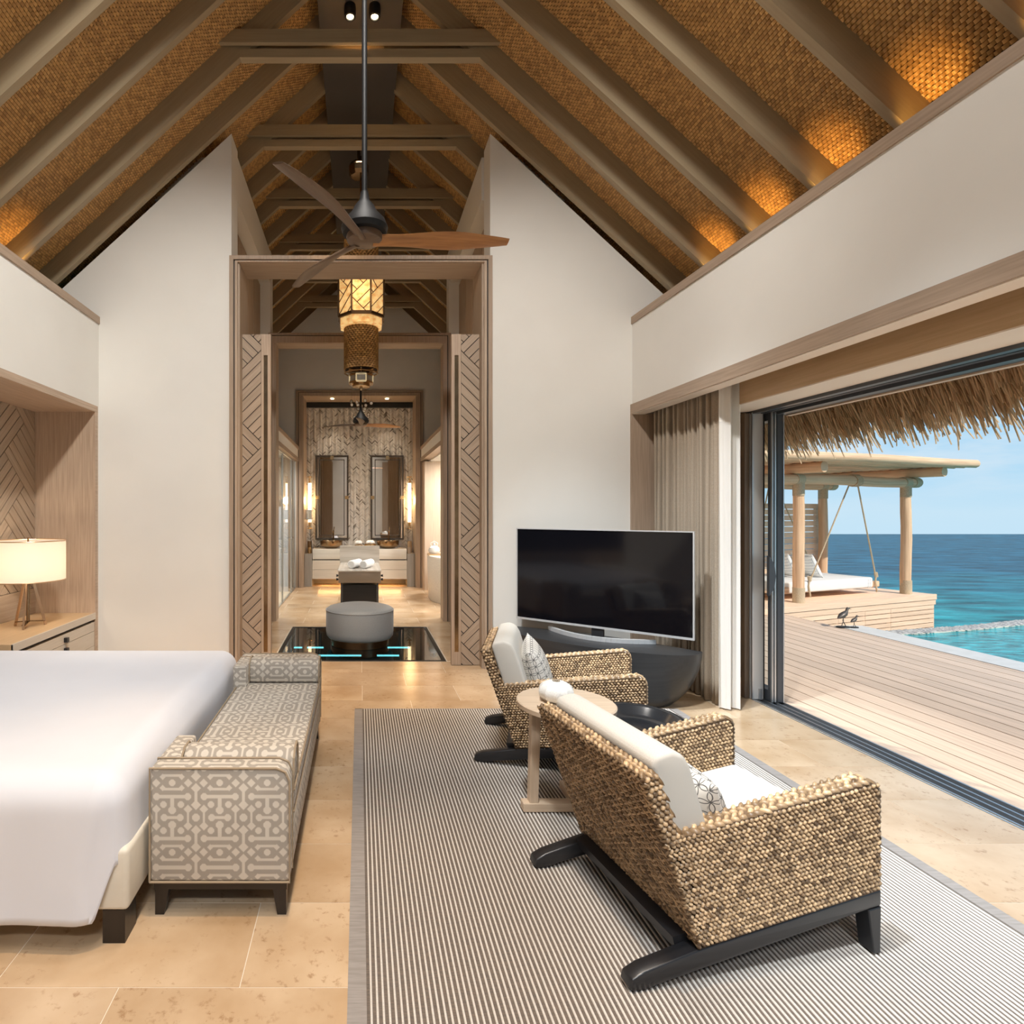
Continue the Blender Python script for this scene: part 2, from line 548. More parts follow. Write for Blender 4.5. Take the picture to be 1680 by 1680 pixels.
# ------------------------------------------------------------------ mesh helpers
class MB:
    def __init__(s):
        s.v, s.f, s.m = [], [], []
        s.cur = 0

    def add(s, vs, fs):
        o = len(s.v)
        s.v += [tuple(p) for p in vs]
        s.f += [tuple(i + o for i in f) for f in fs]
        s.m += [s.cur] * len(fs)
        return s

    def box(s, x0, x1, y0, y1, z0, z1):
        v = [(x, y, z) for z in (z0, z1) for y in (y0, y1) for x in (x0, x1)]
        return s.add(v, [(0, 2, 3, 1), (4, 5, 7, 6), (0, 1, 5, 4), (2, 6, 7, 3), (0, 4, 6, 2), (1, 3, 7, 5)])

    def beam(s, p, q, w, h, up=(0, 0, 1), w2=None, h2=None):
        p, q = Vector(p), Vector(q)
        d = (q - p).normalized()
        a = d.cross(Vector(up)).normalized()
        b = a.cross(d).normalized()
        vs = []
        for c, ww, hh in ((p, w, h), (q, w2 or w, h2 or h)):
            for sx, sy in ((-1, -1), (1, -1), (1, 1), (-1, 1)):
                vs.append(c + a * (sx * ww / 2) + b * (sy * hh / 2))
        return s.add(vs, [(3, 2, 1, 0), (4, 5, 6, 7), (0, 1, 5, 4), (1, 2, 6, 5), (2, 3, 7, 6), (3, 0, 4, 7)])

    def prism(s, poly, plane, a, b):
        n = len(poly)
        def P(u, v, w):
            return {'XZ': (u, w, v), 'YZ': (w, u, v), 'XY': (u, v, w)}[plane]
        vs = [P(u, v, a) for u, v in poly] + [P(u, v, b) for u, v in poly]
        fs = [tuple(range(n - 1, -1, -1)), tuple(range(n, 2 * n))]
        fs += [(i, (i + 1) % n, (i + 1) % n + n, i + n) for i in range(n)]
        return s.add(vs, fs)

    def tube(s, pts, r, n=8, caps=True):
        pts = [Vector(p) for p in pts]
        rs = r if isinstance(r, (list, tuple)) else [r] * len(pts)
        vs, prev = [], None
        for i, p in enumerate(pts):
            d = (pts[min(i + 1, len(pts) - 1)] - pts[max(i - 1, 0)]).normalized()
            if prev is None:
                a = d.orthogonal().normalized()
            else:
                a = (prev - d * prev.dot(d)).normalized()
            prev = a
            b = d.cross(a)
            for k in range(n):
                t = 2 * PI * k / n
                vs.append(p + (a * math.cos(t) + b * math.sin(t)) * rs[i])
        fs = []
        for i in range(len(pts) - 1):
            for k in range(n):
                fs.append((i * n + k, i * n + (k + 1) % n, (i + 1) * n + (k + 1) % n, (i + 1) * n + k))
        if caps:
            fs.append(tuple(range(n - 1, -1, -1)))
            fs.append(tuple(range((len(pts) - 1) * n, len(pts) * n)))
        return s.add(vs, fs)

    def lathe(s, prof, cx=0, cy=0, n=32, sx=1, sy=1, a0=0.0):
        vs = []
        for r, z in prof:
            for k in range(n):
                t = 2 * PI * k / n + a0
                vs.append((cx + r * sx * math.cos(t), cy + r * sy * math.sin(t), z))
        fs = []
        for i in range(len(prof) - 1):
            for k in range(n):
                fs.append((i * n + k, i * n + (k + 1) % n, (i + 1) * n + (k + 1) % n, (i + 1) * n + k))
        if prof[0][0] > 1e-4:
            fs.append(tuple(range(n - 1, -1, -1)))
        if prof[-1][0] > 1e-4:
            fs.append(tuple(range((len(prof) - 1) * n, len(prof) * n)))
        return s.add(vs, fs)

    def grid(s, fn, nu, nv, keep=None):
        vs = [fn(i / nu, j / nv) for j in range(nv + 1) for i in range(nu + 1)]
        fs = []
        for j in range(nv):
            for i in range(nu):
                if keep and not keep((i + .5) / nu, (j + .5) / nv):
                    continue
                a = j * (nu + 1) + i
                fs.append((a, a + 1, a + nu + 2, a + nu + 1))
        return s.add(vs, fs)


def origin_of(o):
    p = Vector((0, 0, 0))
    while o is not None:
        p = p + Vector(o.location)
        o = o.parent
    return p


def finish(me, obname, mats, parent, loc, smooth, bevel, grain, sharp=38):
    for m in (mats if isinstance(mats, (list, tuple)) else [mats]):
        me.materials.append(MATS[m])
    o = bpy.data.objects.new(obname, me)
    COL.objects.link(o)
    if parent is not None:
        o.parent = parent
    o.location = loc
    if smooth:
        bm = bmesh.new()
        bm.from_mesh(me)
        for e in bm.edges:
            e.smooth = not (len(e.link_faces) == 2 and e.calc_face_angle(0) > math.radians(sharp))
        for f in bm.faces:
            f.smooth = True
        bm.to_mesh(me)
        bm.free()
    if bevel:
        md = o.modifiers.new('bevel', 'BEVEL')
        md.width = bevel
        md.segments = 2 if bevel < .02 else 4
        md.limit_method = 'ANGLE'
        md.harden_normals = False
        if not smooth and bevel >= .006:
            me.polygons.foreach_set('use_smooth', [True] * len(me.polygons))
    return o


def uv_box(me, grain=None):
    """box-project in metres, U along the grain"""
    n = len(me.loops)
    if not n:
        return
    co = np.empty(len(me.vertices) * 3)
    me.vertices.foreach_get('co', co)
    co = co.reshape(-1, 3)
    li = np.empty(n, dtype=np.int32)
    me.loops.foreach_get('vertex_index', li)
    nor = np.empty(len(me.polygons) * 3)
    me.polygons.foreach_get('normal', nor)
    nor = nor.reshape(-1, 3)
    tot = np.empty(len(me.polygons), dtype=np.int32)
    me.polygons.foreach_get('loop_total', tot)
    ln = np.repeat(nor, tot, axis=0)
    p = co[li]
    uv = np.zeros((n, 2))
    if grain is not None:
        g = np.array(Vector(grain).normalized())
        uv[:, 0] = p @ g
        c = np.cross(ln, g)
        uv[:, 1] = (p * c).sum(1)
    else:
        ext = co.max(0) - co.min(0)
        ax = np.abs(ln).argmax(1)
        for a in range(3):
            oth = [i for i in range(3) if i != a]
            oth.sort(key=lambda i: -ext[i])
            k = ax == a
            uv[k, 0] = p[k][:, oth[0]]
            uv[k, 1] = p[k][:, oth[1]]
    l = me.uv_layers.new(name='UVMap')
    l.data.foreach_set('uv', uv.ravel())


def build(name, mb, mats, parent=None, loc=None, smooth=False, bevel=0, grain=None, sharp=38, kind=None, rec=True):
    """link a mesh given in world coordinates as ONE object"""
    base = origin_of(parent) if parent is not None else Vector((0, 0, 0))
    lv = Vector(loc) if loc is not None else base
    me = bpy.data.meshes.new(name)
    me.from_pydata([(p[0] - lv.x, p[1] - lv.y, p[2] - lv.z) for p in mb.v], [], mb.f)
    if any(mb.m):
        me.polygons.foreach_set('material_index', mb.m)
    if rec:
        bm = bmesh.new()
        bm.from_mesh(me)
        bmesh.ops.recalc_face_normals(bm, faces=bm.faces)
        bm.to_mesh(me)
        bm.free()
    me.update()
    uv_box(me, grain)
    o = finish(me, name, mats, parent, lv - base, smooth, bevel, grain, sharp)
    if kind:
        o['kind'] = kind
    return o


def build_np(name, V, F, mats, parent=None, tone=None, smooth=False, kind='stuff', mi=None):
    """fast path for masses of small pieces: V (n,3), F (m,k) with one k"""
    base = origin_of(parent) if parent is not None else Vector((0, 0, 0))
    V = np.asarray(V, dtype=np.float64) - np.array(base)
    F = np.asarray(F, dtype=np.int32)
    k = F.shape[1]
    me = bpy.data.meshes.new(name)
    me.vertices.add(len(V))
    me.vertices.foreach_set('co', V.ravel())
    me.loops.add(F.size)
    me.loops.foreach_set('vertex_index', F.ravel())
    me.polygons.add(len(F))
    me.polygons.foreach_set('loop_start', np.arange(0, F.size, k, dtype=np.int32))
    if mi is not None:
        me.polygons.foreach_set('material_index', np.asarray(mi, dtype=np.int32))
    if smooth:
        me.polygons.foreach_set('use_smooth', np.ones(len(F), dtype=bool))
    me.update(calc_edges=True)
    me.validate()
    if tone is not None:
        a = me.attributes.new('tone', 'FLOAT', 'POINT')
        a.data.foreach_set('value', np.asarray(tone, dtype=np.float32))
    uv_box(me)
    for m in (mats if isinstance(mats, (list, tuple)) else [mats]):
        me.materials.append(MATS[m])
    o = bpy.data.objects.new(name, me)
    COL.objects.link(o)
    if parent is not None:
        o.parent = parent
    if kind:
        o['kind'] = kind
    return o


def tag(o, label, cat, group=None, kind=None):
    o['label'] = label
    o['category'] = cat
    if group:
        o['group'] = group
    if kind:
        o['kind'] = kind
    return o


def thing(name, label, cat, loc, group=None, kind=None):
    o = bpy.data.objects.new(name, None)
    COL.objects.link(o)
    o.location = loc
    o.empty_display_size = .1
    return tag(o, label, cat, group, kind)


def copy_tree(o, parent=None):
    c = o.copy()
    COL.objects.link(c)
    if parent is not None:
        c.parent = parent
    for ch in list(o.children):
        copy_tree(ch, c)
    return c


def share(name, src, parent, loc):
    """another object on the same mesh data"""
    o = bpy.data.objects.new(name, src.data)
    COL.objects.link(o)
    o.parent = parent
    o.location = Vector(loc) - origin_of(parent)
    return o


def clip_rect(poly, x0, x1, y0, y1):
    for ax, lim, sg in ((0, x0, 1), (0, x1, -1), (1, y0, 1), (1, y1, -1)):
        out = []
        for i in range(len(poly)):
            a, b = poly[i], poly[(i + 1) % len(poly)]
            da, db = (a[ax] - lim) * sg, (b[ax] - lim) * sg
            if da >= 0:
                out.append(a)
            if (da >= 0) != (db >= 0):
                t = da / (da - db)
                out.append((a[0] + (b[0] - a[0]) * t, a[1] + (b[1] - a[1]) * t))
        poly = out
        if len(poly) < 3:
            return []
    return poly


def area(p):
    return abs(sum(p[i][0] * p[(i + 1) % len(p)][1] - p[(i + 1) % len(p)][0] * p[i][1] for i in range(len(p)))) / 2


def herringbone(x0, x1, y0, y1, wd, n, L, gap, ox=0, oy=0, ang=45):
    """boards of a block herringbone clipped to a rectangle: [(polygon, direction)]"""
    W = wd * n
    ca, sa = math.cos(math.radians(ang)), math.sin(math.radians(ang))
    cxm, cym = (x0 + x1) / 2 + ox, (y0 + y1) / 2 + oy
    R = math.hypot(x1 - x0, y1 - y0) / W / 2 + 2 * L + 2
    K = int(R) + 2
    res = []
    for k in range(-K, K + 1):
        for j in range(-K, K + 1):
            bx = k + 2 * L * j
            if abs(bx) > R + 2 * L:
                continue
            for hor in (1, 0):
                X, Y, A, B = (bx, k, L, 1) if hor else (bx + L, k - L + 1, 1, L)
                for i in range(n):
                    if hor:
                        r = (X, X + A, Y + i / n, Y + (i + 1) / n)
                    else:
                        r = (X + i / n, X + (i + 1) / n, Y, Y + B)
                    g = gap / 2
                    a0, a1, b0, b1 = r[0] * W + g, r[1] * W - g, r[2] * W + g, r[3] * W - g
                    poly = [(cxm + a * ca - b * sa, cym + a * sa + b * ca) for a, b in ((a0, b0), (a1, b0), (a1, b1), (a0, b1))]
                    poly = clip_rect(poly, x0, x1, y0, y1)
                    if poly and area(poly) > 2e-4:
                        res.append((poly, (ca, sa) if hor else (-sa, ca)))
    return res
# ================================================================== SETTING
def struct(name, mb, mats, label, cat, parent=None, **kw):
    o = build(name, mb, mats, parent, **kw)
    if parent is None:
        tag(o, label, cat, kind='structure')
    return o


def U_frame(mb, cx, xo, xi, zo, zi, y0, y1):
    """an upside-down U: two jambs and a head"""
    mb.box(cx - xo, cx - xi, y0, y1, 0, zo)
    mb.box(cx + xi, cx + xo, y0, y1, 0, zo)
    mb.box(cx - xi, cx + xi, y0, y1, zi, zo)
    return mb


Y1, Y2, Y3 = 5.59, 7.97, 11.49         # the three portal walls
XL, XR = -2.545, 2.66                  # side wall faces
RZ, RS = 6.4126, .9216                 # underside of the rafters: z = RZ - RS*|x|
RDEP = .25                             # vertical depth of a rafter


def roof_z(x):
    return RZ - RS * abs(x)


# ---- floor: a grout slab with one object for each tile
fl = MB()
fl.box(-3.2, 3.22, -3.6, 5.86, -.12, -.0012)
fl.box(-3.2, -.89, 5.86, 7.62, -.12, -.0012)
fl.box(.89, 3.22, 5.86, 7.62, -.12, -.0012)
fl.box(-3.2, 3.22, 7.62, 12.4, -.12, -.0012)
floor = struct('floor', fl, 'grout', 'warm travertine floor laid in a running bond through all three rooms', 'floor')
fs = MB()
fs.box(-3.2, 3.22, -3.6, .648, -.02, 0)
build('rear_floor', fs, 'stone_tile', floor)


def lay_tiles():
    proto = {}
    G = .0016
    rects = []
    for r in range(-3, 26):
        y0 = 1.851 + .4 * r
        off = -.778 + (.39 if r % 2 == 0 else 0)
        off += .8 * math.floor((-3.2 - off) / .8)
        for i in range(9):
            rects.append((off + .8 * i, off + .8 * i + .8, y0, y0 + .4))
    zones = [(-2.58, 3.2, .65, Y1 - .02), (-1.4, 1.4, Y1 - .02, 5.87), (-1.4, -.90, 5.87, 7.61), (.90, 1.4, 5.87, 7.61),
             (-1.4, 1.4, 7.61, 8.25), (-1.3, 3.0, 8.25, 12.2)]
    for zx0, zx1, zy0, zy1 in zones:
        for x0, x1, y0, y1 in rects:
            a0, a1, b0, b1 = max(x0, zx0), min(x1, zx1), max(y0, zy0), min(y1, zy1)
            if a1 - a0 < .02 or b1 - b0 < .02:
                continue
            key = (round(a1 - a0, 4), round(b1 - b0, 4))
            c = ((a0 + a1) / 2, (b0 + b1) / 2, 0)
            if key in proto:
                share('tile', proto[key], floor, c)
            else:
                hx, hy = key[0] / 2 - G, key[1] / 2 - G
                m = MB().box(c[0] - hx, c[0] + hx, c[1] - hy, c[1] + hy, -.02, 0)
                proto[key] = build('tile', m, 'stone_tile', floor, loc=c)


lay_tiles()

# ---- gable wall with the tall opening, and the gable at the far end
wb = MB()
for s in (-1, 1):
    xo, xi = 3.3, 1.262
    c = .012
    p = [(c + s * xi, 0), (s * xo, 0), (s * xo, roof_z(xo) - .03), (c + s * xi, roof_z(xi) - .03)]
    wb.prism(p, 'XZ', Y1, Y1 + .28)
struct('wall_back', wb, 'wall_paint', 'white gable wall split by the tall timber doorway', 'wall')
we = MB()
for s in (-1, 1):
    p = [(s * 1.24, 0), (s * 3.3, 0), (s * 3.3, roof_z(3.3) - .03), (s * 1.24, roof_z(1.24) - .03)]
    we.prism(p, 'XZ', Y3, Y3 + .12)
we.prism([(-1.24, 3.93), (1.24, 3.93), (1.24, roof_z(1.24) - .03), (0, RZ - .02), (-1.24, roof_z(1.24) - .03)], 'XZ', Y3, Y3 + .12)
struct('wall_far', we, 'wall_paint', 'beige gable wall at the far end of the bathroom', 'wall')

# ---- left wall: band over the bed niche, niche lining
wl = MB()
wl.box(XL - .1, XL, -3.6, Y1, 2.55, 3.36)
wl.box(XL - .1, XL, 5.53, Y1, 0, 2.55)
wl.box(-3.25, -3.13, -3.6, Y1, 0, 3.36)
wl.box(-3.25, XL - .1, -3.6, Y1, 2.56, 2.62)
struct('wall_left', wl, 'wall_paint', 'white left wall above the bed niche', 'wall')
nl = MB()
nl.box(-3.13, XL + .008, -3.6, 5.555, 2.49, 2.55)           # soffit and its edge
nl.box(-3.13, XL + .008, 5.50, 5.555, 0, 2.49)              # end cheek
struct('trim_1', nl, 'oak', 'oak lining round the niche beside the bed', 'trim')
t2 = MB()
t2.box(-3.25, XL + .012, -3.6, Y1, 3.36, 3.43)
struct('trim_2', t2, 'oak_trim', 'oak ledge along the top of the left wall', 'trim')

# niche back: herringbone boards over a dark backing
nb = MB()
nb.box(-3.14, -3.125, 1.0, 5.5, .56, 2.49)
niche = struct('wall_niche', nb, 'groove_black', 'herringbone oak boards at the back of the bed niche', 'wall')
bmx = MB().box(-3.125, -3.112, 1.0, 5.5, .56, .80)
build('skirting_board', bmx, 'oak_panel', niche)
for poly, g in herringbone(3.3, 5.492, .806, 2.488, .083, 5, 2, .009, ox=.33, oy=.12):
    m = MB().prism(poly, 'YZ', -3.125, -3.112)
    build('board', m, 'oak_panel', niche, grain=(0, g[0], g[1]))

# ---- right wall band, its timber header, soffit, lintel and jamb
wr = MB()
wr.box(XR, XR + .11, -3.6, Y1, 2.575, 3.36)
wr.box(2.92, 3.22, -3.6, Y1, 2.90, 3.36)
wr.box(XR + .11, 2.92, -3.6, Y1, 2.86, 2.95)
struct('wall_right', wr, 'wall_paint', 'white upper wall over the sliding door opening', 'wall')
t3 = MB()
t3.box(XR - .012, 3.3, -3.6, Y1, 3.36, 3.43)
struct('trim_3', t3, 'oak_trim', 'oak ledge along the top of the right wall', 'trim')
t4 = MB()
t4.box(XR - .02, XR + .11, -3.6, Y1 - .001, 2.48, 2.575)
hd = struct('trim_4', t4, 'oak_trim', 'oak header rail below the right upper wall', 'trim')
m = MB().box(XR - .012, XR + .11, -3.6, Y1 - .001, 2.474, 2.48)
build('soffit', m, 'soffit_bounce', hd)
t5 = MB()
t5.box(2.92, 3.2, -3.6, 4.62, 2.36, 2.90)
t5.box(2.92, 3.2, 4.622, Y1, 2.36, 2.90)
lt = struct('trim_5', t5, 'counter_wood', 'oak lintel boxing over the sliding doors', 'trim')
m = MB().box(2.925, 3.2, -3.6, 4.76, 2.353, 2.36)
build('soffit', m, 'soffit_bounce', lt)
t6 = MB()
t6.box(2.92, 3.21, 4.76, Y1, 0, 2.36)
struct('wall_jamb', t6, 'jamb_wood', 'pale wall jamb between curtain and sliding doors', 'wall')
bj = MB().box(2.91, 3.215, 4.745, 4.76, 0, .16)
struct('baseboard_right', bj, 'jamb_wood', 'pale skirting at the foot of the door jamb', 'baseboard')
t7 = MB().box(XR - .02, 2.92, Y1 - .03, Y1, 0, 2.48)
struct('trim_6', t7, 'oak_trim', 'oak cheek of the curtain recess beside the back wall', 'trim')

# rear wall behind the viewer: a wide opening onto the terrace
wq = MB()
wq.box(-3.3, 3.3, -3.7, -3.58, 0, 4.3)
rw = struct('wall_rear', wq, 'wall_paint', 'white rear wall behind the viewer with timber panels', 'wall')
for x0, x1 in ((-2.25, -1.30), (1.1, 2.1)):
    m = MB().box(x0, x1, -3.58, -3.54, 0, 3.9)
    build('timber_panel', m, 'dark_wood' if 0 else 'oak_panel', rw, grain=(0, 0, 1))

# ---- vestibule: closet panelling, white upper walls
for n, s in (('wall_closet_left', -1), ('wall_closet_right', 1)):
    m = MB()
    x0, x1 = sorted((s * 1.40, s * 1.46))
    m.box(x0, x1, 5.87, 7.97, 0, 4.72)
    cl = struct(n, m, 'oak_panel', 'oak closet panelling on the %s of the glass floor' % ('left' if s < 0 else 'right'), 'wall')
    for k in range(4):
        m2 = MB()
        a, b = sorted((s * 1.375, s * 1.40))
        m2.box(a, b, 5.99 + .49 * k, 5.99 + .49 * k + .46, .05, 4.66)
        build('closet_panel', m2, 'oak_panel', cl, grain=(0, 0, 1))
    m = MB()
    x0, x1 = sorted((s * 1.25, s * 3.3))
    m.box(x0, x1, 5.87, 7.97, 4.72, 5.16)
    struct('wall_vestibule_' + ('left' if s < 0 else 'right'), m, 'wall_paint', 'white beam wall over the %s closets' % ('left' if s < 0 else 'right'), 'wall')
m = MB()
for s in (-1, 1):
    x0, x1 = sorted((s * 1.24, s * 3.3))
    m.box(x0, x1, Y2, Y2 + .2, 0, 5.16)
struct('wall_middle', m, 'wall_paint', 'white wall stubs beside the second doorway', 'wall')

# ---- three timber portals
for i, (yy, zs, xi, dep, c, xo, lab) in enumerate((
        (Y1 - .03, (4.02, 3.983, 3.972, 3.955), 1.18, .42, .012, 1.278, 'tall oak door surround of the bedroom'),
        (Y2 - .02, (4.01, 3.978, 3.968, 3.87), 1.165, .30, 0, 1.27, 'oak door surround beyond the glass floor'),
        (Y3 - .03, (3.95, 3.915, 3.905, 3.84), 1.125, .75, 0, 1.27, 'oak surround of the washbasin alcove'))):
    def uf(x0, x1, z0, z1, ya, yb, nm, mt, par):
        m = MB()
        m.box(c - x0, c - x1, ya, yb, 0, z0)
        m.box(c + x1, c + x0, ya, yb, 0, z0)
        m.box(c - x1, c + x1, ya, yb, z1, z0)
        return build(nm, m, mt, par)
    pf = tag(uf(xo, xo - .04, zs[0], zs[1], yy, yy + dep, 'trim_%d' % (7 + i), 'oak_trim', None), lab, 'trim', kind='structure')
    uf(xo - .04, xo - .052, zs[1], zs[2], yy + .02, yy + dep - .01, 'shadow_gap', 'groove_black', pf)
    uf(xo - .052, xi + .02, zs[2], zs[3] + .004, yy + .006, yy + dep, 'inner_casing', 'oak', pf)
    uf(xi + .02, xi, zs[3] + .004, zs[3], yy + .03, yy + dep, 'stop_bead', 'oak_panel', pf)

# ---- herringbone sliding doors half drawn into the surround
for nme, x0, x1, st in (('door_1', -1.168, -.885, 1), ('door_2', .915, 1.192, -1)):
    yd, H = 5.72, 3.30
    m = MB().box(x0, x1, yd, yd + .045, 0.004, H)
    d = struct(nme, m, 'groove_black' if 0 else 'oak_panel', 'herringbone oak sliding door leaf on the %s of the doorway' % ('left' if st > 0 else 'right'), 'door')
    xs0, xs1 = (x1 - .095, x1) if st > 0 else (x0, x0 + .095)
    xh0, xh1 = (x0, x1 - .097) if st > 0 else (x0 + .097, x1)
    a, b = (xs0 + .024, xs0 + .064) if st > 0 else (xs1 - .064, xs1 - .024)
    m = MB()
    m.box(xs0, a, yd - .014, yd, 0.004, H)
    m.box(b, xs1, yd - .014, yd, 0.004, H)
    m.box(a, b, yd - .014, yd, 0.004, .13)
    m.box(a, b, yd - .014, yd, 3.09, H)
    build('stile', m, 'oak', d)
    m = MB().box(a, b, yd - .003, yd + .001, .13, 3.09)
    build('pull_recess', m, 'bronze', d)
    m = MB().box(xh0, xh1, yd - .002, yd, 0.004, H)
    build('backing', m, 'groove_black', d)
    for poly, g in herringbone(xh0, xh1, .006, H - .004, .076, 9, 2, .008, ox=.12, oy=-.42):
        if st < 0:
            mid = xh0 + xh1
            poly = [(mid - px, pz) for px, pz in poly]
            g = (-g[0], g[1])
        m = MB().prism(poly, 'XZ', yd - .014, yd - .002)
        build('board', m, 'oak_panel', d, grain=(g[0], 0, g[1]))

# ---- ceiling: boarded slopes, rafters, ridge, ties, woven panels
ce = MB()
for s in (-1, 1):
    p = []
    for x in (.0, 3.9):
        p.append((s * x, RZ + RDEP + .03 - RS * x))
    for x in (3.9, .0):
        p.append((s * x, RZ + RDEP + .12 - RS * x))
    ce.prism(p, 'XZ', -3.7, 12.6)
ceiling = struct('ceiling', ce, 'roof_back', 'pitched ceiling of woven panels between taupe rafters', 'ceiling')
m = MB().box(-.375, .385, -3.6, 11.45, 6.07, 6.30)
build('ridge_board', m, 'ridge_paint', ceiling)
RY = [4.98 + .605 * k for k in range(-8, 12)]
RY = [5.505 if abs(y - 5.585) < .01 else y for y in RY]
RW = .056


def rafter(s, y):
    x0, x1 = .37, 3.36
    p = [(s * x0, RZ - RS * x0), (s * x1, RZ - RS * x1), (s * x1, RZ - RS * x1 + RDEP), (s * x0, RZ - RS * x0 + RDEP)]
    return MB().prism(p, 'XZ', y - RW / 2, y + RW / 2)


rp = {}
for y in RY:
    for s in (-1, 1):
        if s in rp:
            share('rafter', rp[s], ceiling, (0, y, 0))
        else:
            rp[s] = build('rafter', rafter(s, 0), 'rafter_paint', ceiling, loc=(0, 0, 0), grain=(1, 0, -RS * s))
            rp[s].location = (0, y, 0)
for k in (0, 2, 4, 6, 8, 10):
    y = 4.98 + .605 * k
    if y > 11.3:
        continue
    hx = (RZ - 5.46) / RS
    m = MB()
    m.box(-hx, hx + .01, y - .035, y + .035, 5.455, 5.53)
    build('tie_beam', m, 'rafter_paint', ceiling)
    m = MB()
    p = [(-hx - .20, 5.545), (hx + .21, 5.545), (hx + .13, 5.66), (-hx - .12, 5.66)]
    m.prism(p, 'XZ', y - .082, y - .046)
    m.prism(p, 'XZ', y + .046, y + .082)
    build('tie_plate', m, 'rafter_paint', ceiling)


def weave(s, ya, yb, l, wd):
    """one bay of flat woven strips, each strip a bowed ribbon of its own"""
    ln = math.hypot(1, RS)
    L = (3.34 - .33) * ln
    nr = int(L / wd)
    nc = int((yb - ya) / l) + 2
    r, c = np.meshgrid(np.arange(nr), np.arange(nc), indexing='ij')
    r, c = r.ravel(), c.ravel()
    y0 = ya - .5 * l + (c + (r % 2) * .5 + (r % 4 >= 2) * .12) * l - .4 * l
    s0 = .33 * ln + r * wd
    n = len(r)
    tt = np.array([0, .22, .78, 1.0]) * (l * .9)
    hh = np.array([-.008, .005, .006, -.006])
    V = np.zeros((n, 4, 2, 3))
    for k in range(4):
        for e in range(2):
            ee = (.06 + .88 * e) * wd
            sl = s0 + ee
            x = sl / ln
            z = RZ + RDEP - .004 - RS * x
            V[:, k, e, 0] = s * (x - hh[k] * RS / ln)
            V[:, k, e, 1] = y0 + tt[k] + (e - .5) * .2 * wd
            V[:, k, e, 2] = z - hh[k] / ln
    V[..., 1] = np.clip(V[..., 1], ya, yb)
    base = (np.arange(n) * 8)[:, None]
    Fs = []
    for k in range(3):
        q = np.array([2 * k, 2 * k + 1, 2 * k + 3, 2 * k + 2]) if s > 0 else np.array([2 * k, 2 * k + 2, 2 * k + 3, 2 * k + 1])
        Fs.append(base + q[None, :])
    F = np.concatenate(Fs)
    tone = np.repeat(NR.random(n) ** 1.4, 8)
    V = V.reshape(-1, 3)
    return V, F, tone


for a, b in zip(RY[:-1], RY[1:]):
    if b < 1.7:
        continue
    for s in (-1, 1):
        far = a > 7.2
        V, F, tone = weave(s, a, b, .060 if far else .034, .034 if far else .0232)
        build_np('woven_panel', V, F, 'weave', ceiling, tone)

# ---- sliding doors: track, head rail, stacked leaves
trk = MB()
trk.box(3.2, 3.42, -3.6, 4.75, -.05, -.016)
for x, wdt in ((3.204, .012), (3.262, .012), (3.32, .012), (3.38, .012)):
    pass
door3 = struct('door_3', trk, 'alu_dark', 'dark aluminium sliding door set stacked beside the curtain', 'door')
for x in (3.203, 3.232, 3.29, 3.345, 3.405):
    m = MB().box(x - .006, x + .006, -3.6, 4.75, -.05, .002)
    build('track_rail', m, 'alu_light', door3)
m = MB()
m.box(3.2, 3.25, -3.6, 4.75, 2.33, 2.40)
m.box(3.27, 3.31, -3.6, 4.75, 2.33, 2.40)
m.box(3.33, 3.42, -3.6, 4.75, 2.31, 2.40)
build('head_rail', m, 'alu_dark', door3)
m = MB()
m.box(3.25, 3.27, -3.6, 4.75, 2.335, 2.38)
m.box(3.31, 3.33, -3.6, 4.75, 2.335, 2.38)
build('head_track', m, 'alu_light', door3)
m = MB().box(3.2, 3.9, -3.6, 4.75, 2.40, 2.46)
m.box(3.42, 3.46, -3.6, 4.6, 2.30, 2.46)
build('outer_soffit', m, 'oak_pale', door3)
for i, (x, hw, y) in enumerate(((3.178, .020, 4.70), (3.247, .046, 4.67), (3.350, .044, 4.59))):
    m = MB()
    m.box(x - hw, x + hw, y, y + .05, .005, 2.34)
    m.box(x - hw, x + hw, y + 1.0, y + 1.05, .005, 2.34)
    m.box(x - hw, x + hw, y + .05, y + 1.0, .005, .09)
    m.box(x - hw, x + hw, y + .05, y + 1.0, 2.27, 2.34)
    build('leaf_frame', m, ('alu_brown', 'alu_skylit', 'alu_dark')[i], door3)
    m = MB().box(x - .004, x + .004, y + .05, y + 1.0, .09, 2.27)
    build('leaf_pane', m, 'pane', door3)
    for sx in ((-1, 1) if i else (1,)):
        m = MB().box(x + sx * hw - .004, x + sx * hw + .004, y - .006, y + .010, .005, 2.34)
        build('edge_strip', m, 'alu_light' if (i, sx) != (1, 1) else 'groove_black', door3)
m = MB().box(3.338, 3.344, 4.586, 4.592, .005, 2.34)
build('brush_seal', m, 'groove_black', door3)
m = MB()
m.box(3.318, 3.330, 4.58, 4.592, .01, 2.33)
build('end_plate', m, 'alu_light', door3)
m = MB()
m.prism([(3.262, 1.18), (3.30, 1.12), (3.315, 1.02), (3.30, .92), (3.262, .86)], 'XZ', 4.56, 4.59)
build('pull_handle', m, 'alu_dark', door3)
m = MB().box(3.25, 3.275, 4.66, 4.70, 0.003, .09)
build('floor_guide', m, 'alu_light', door3)
m = MB().box(3.205, 3.60, 5.9, 6.0, 0, 2.3)
build('end_post', m, 'alu_dark', door3)
wx = MB()
wx.box(2.92, 3.2, 5.62, 12.5, 0, 3.3)
wx2 = MB()

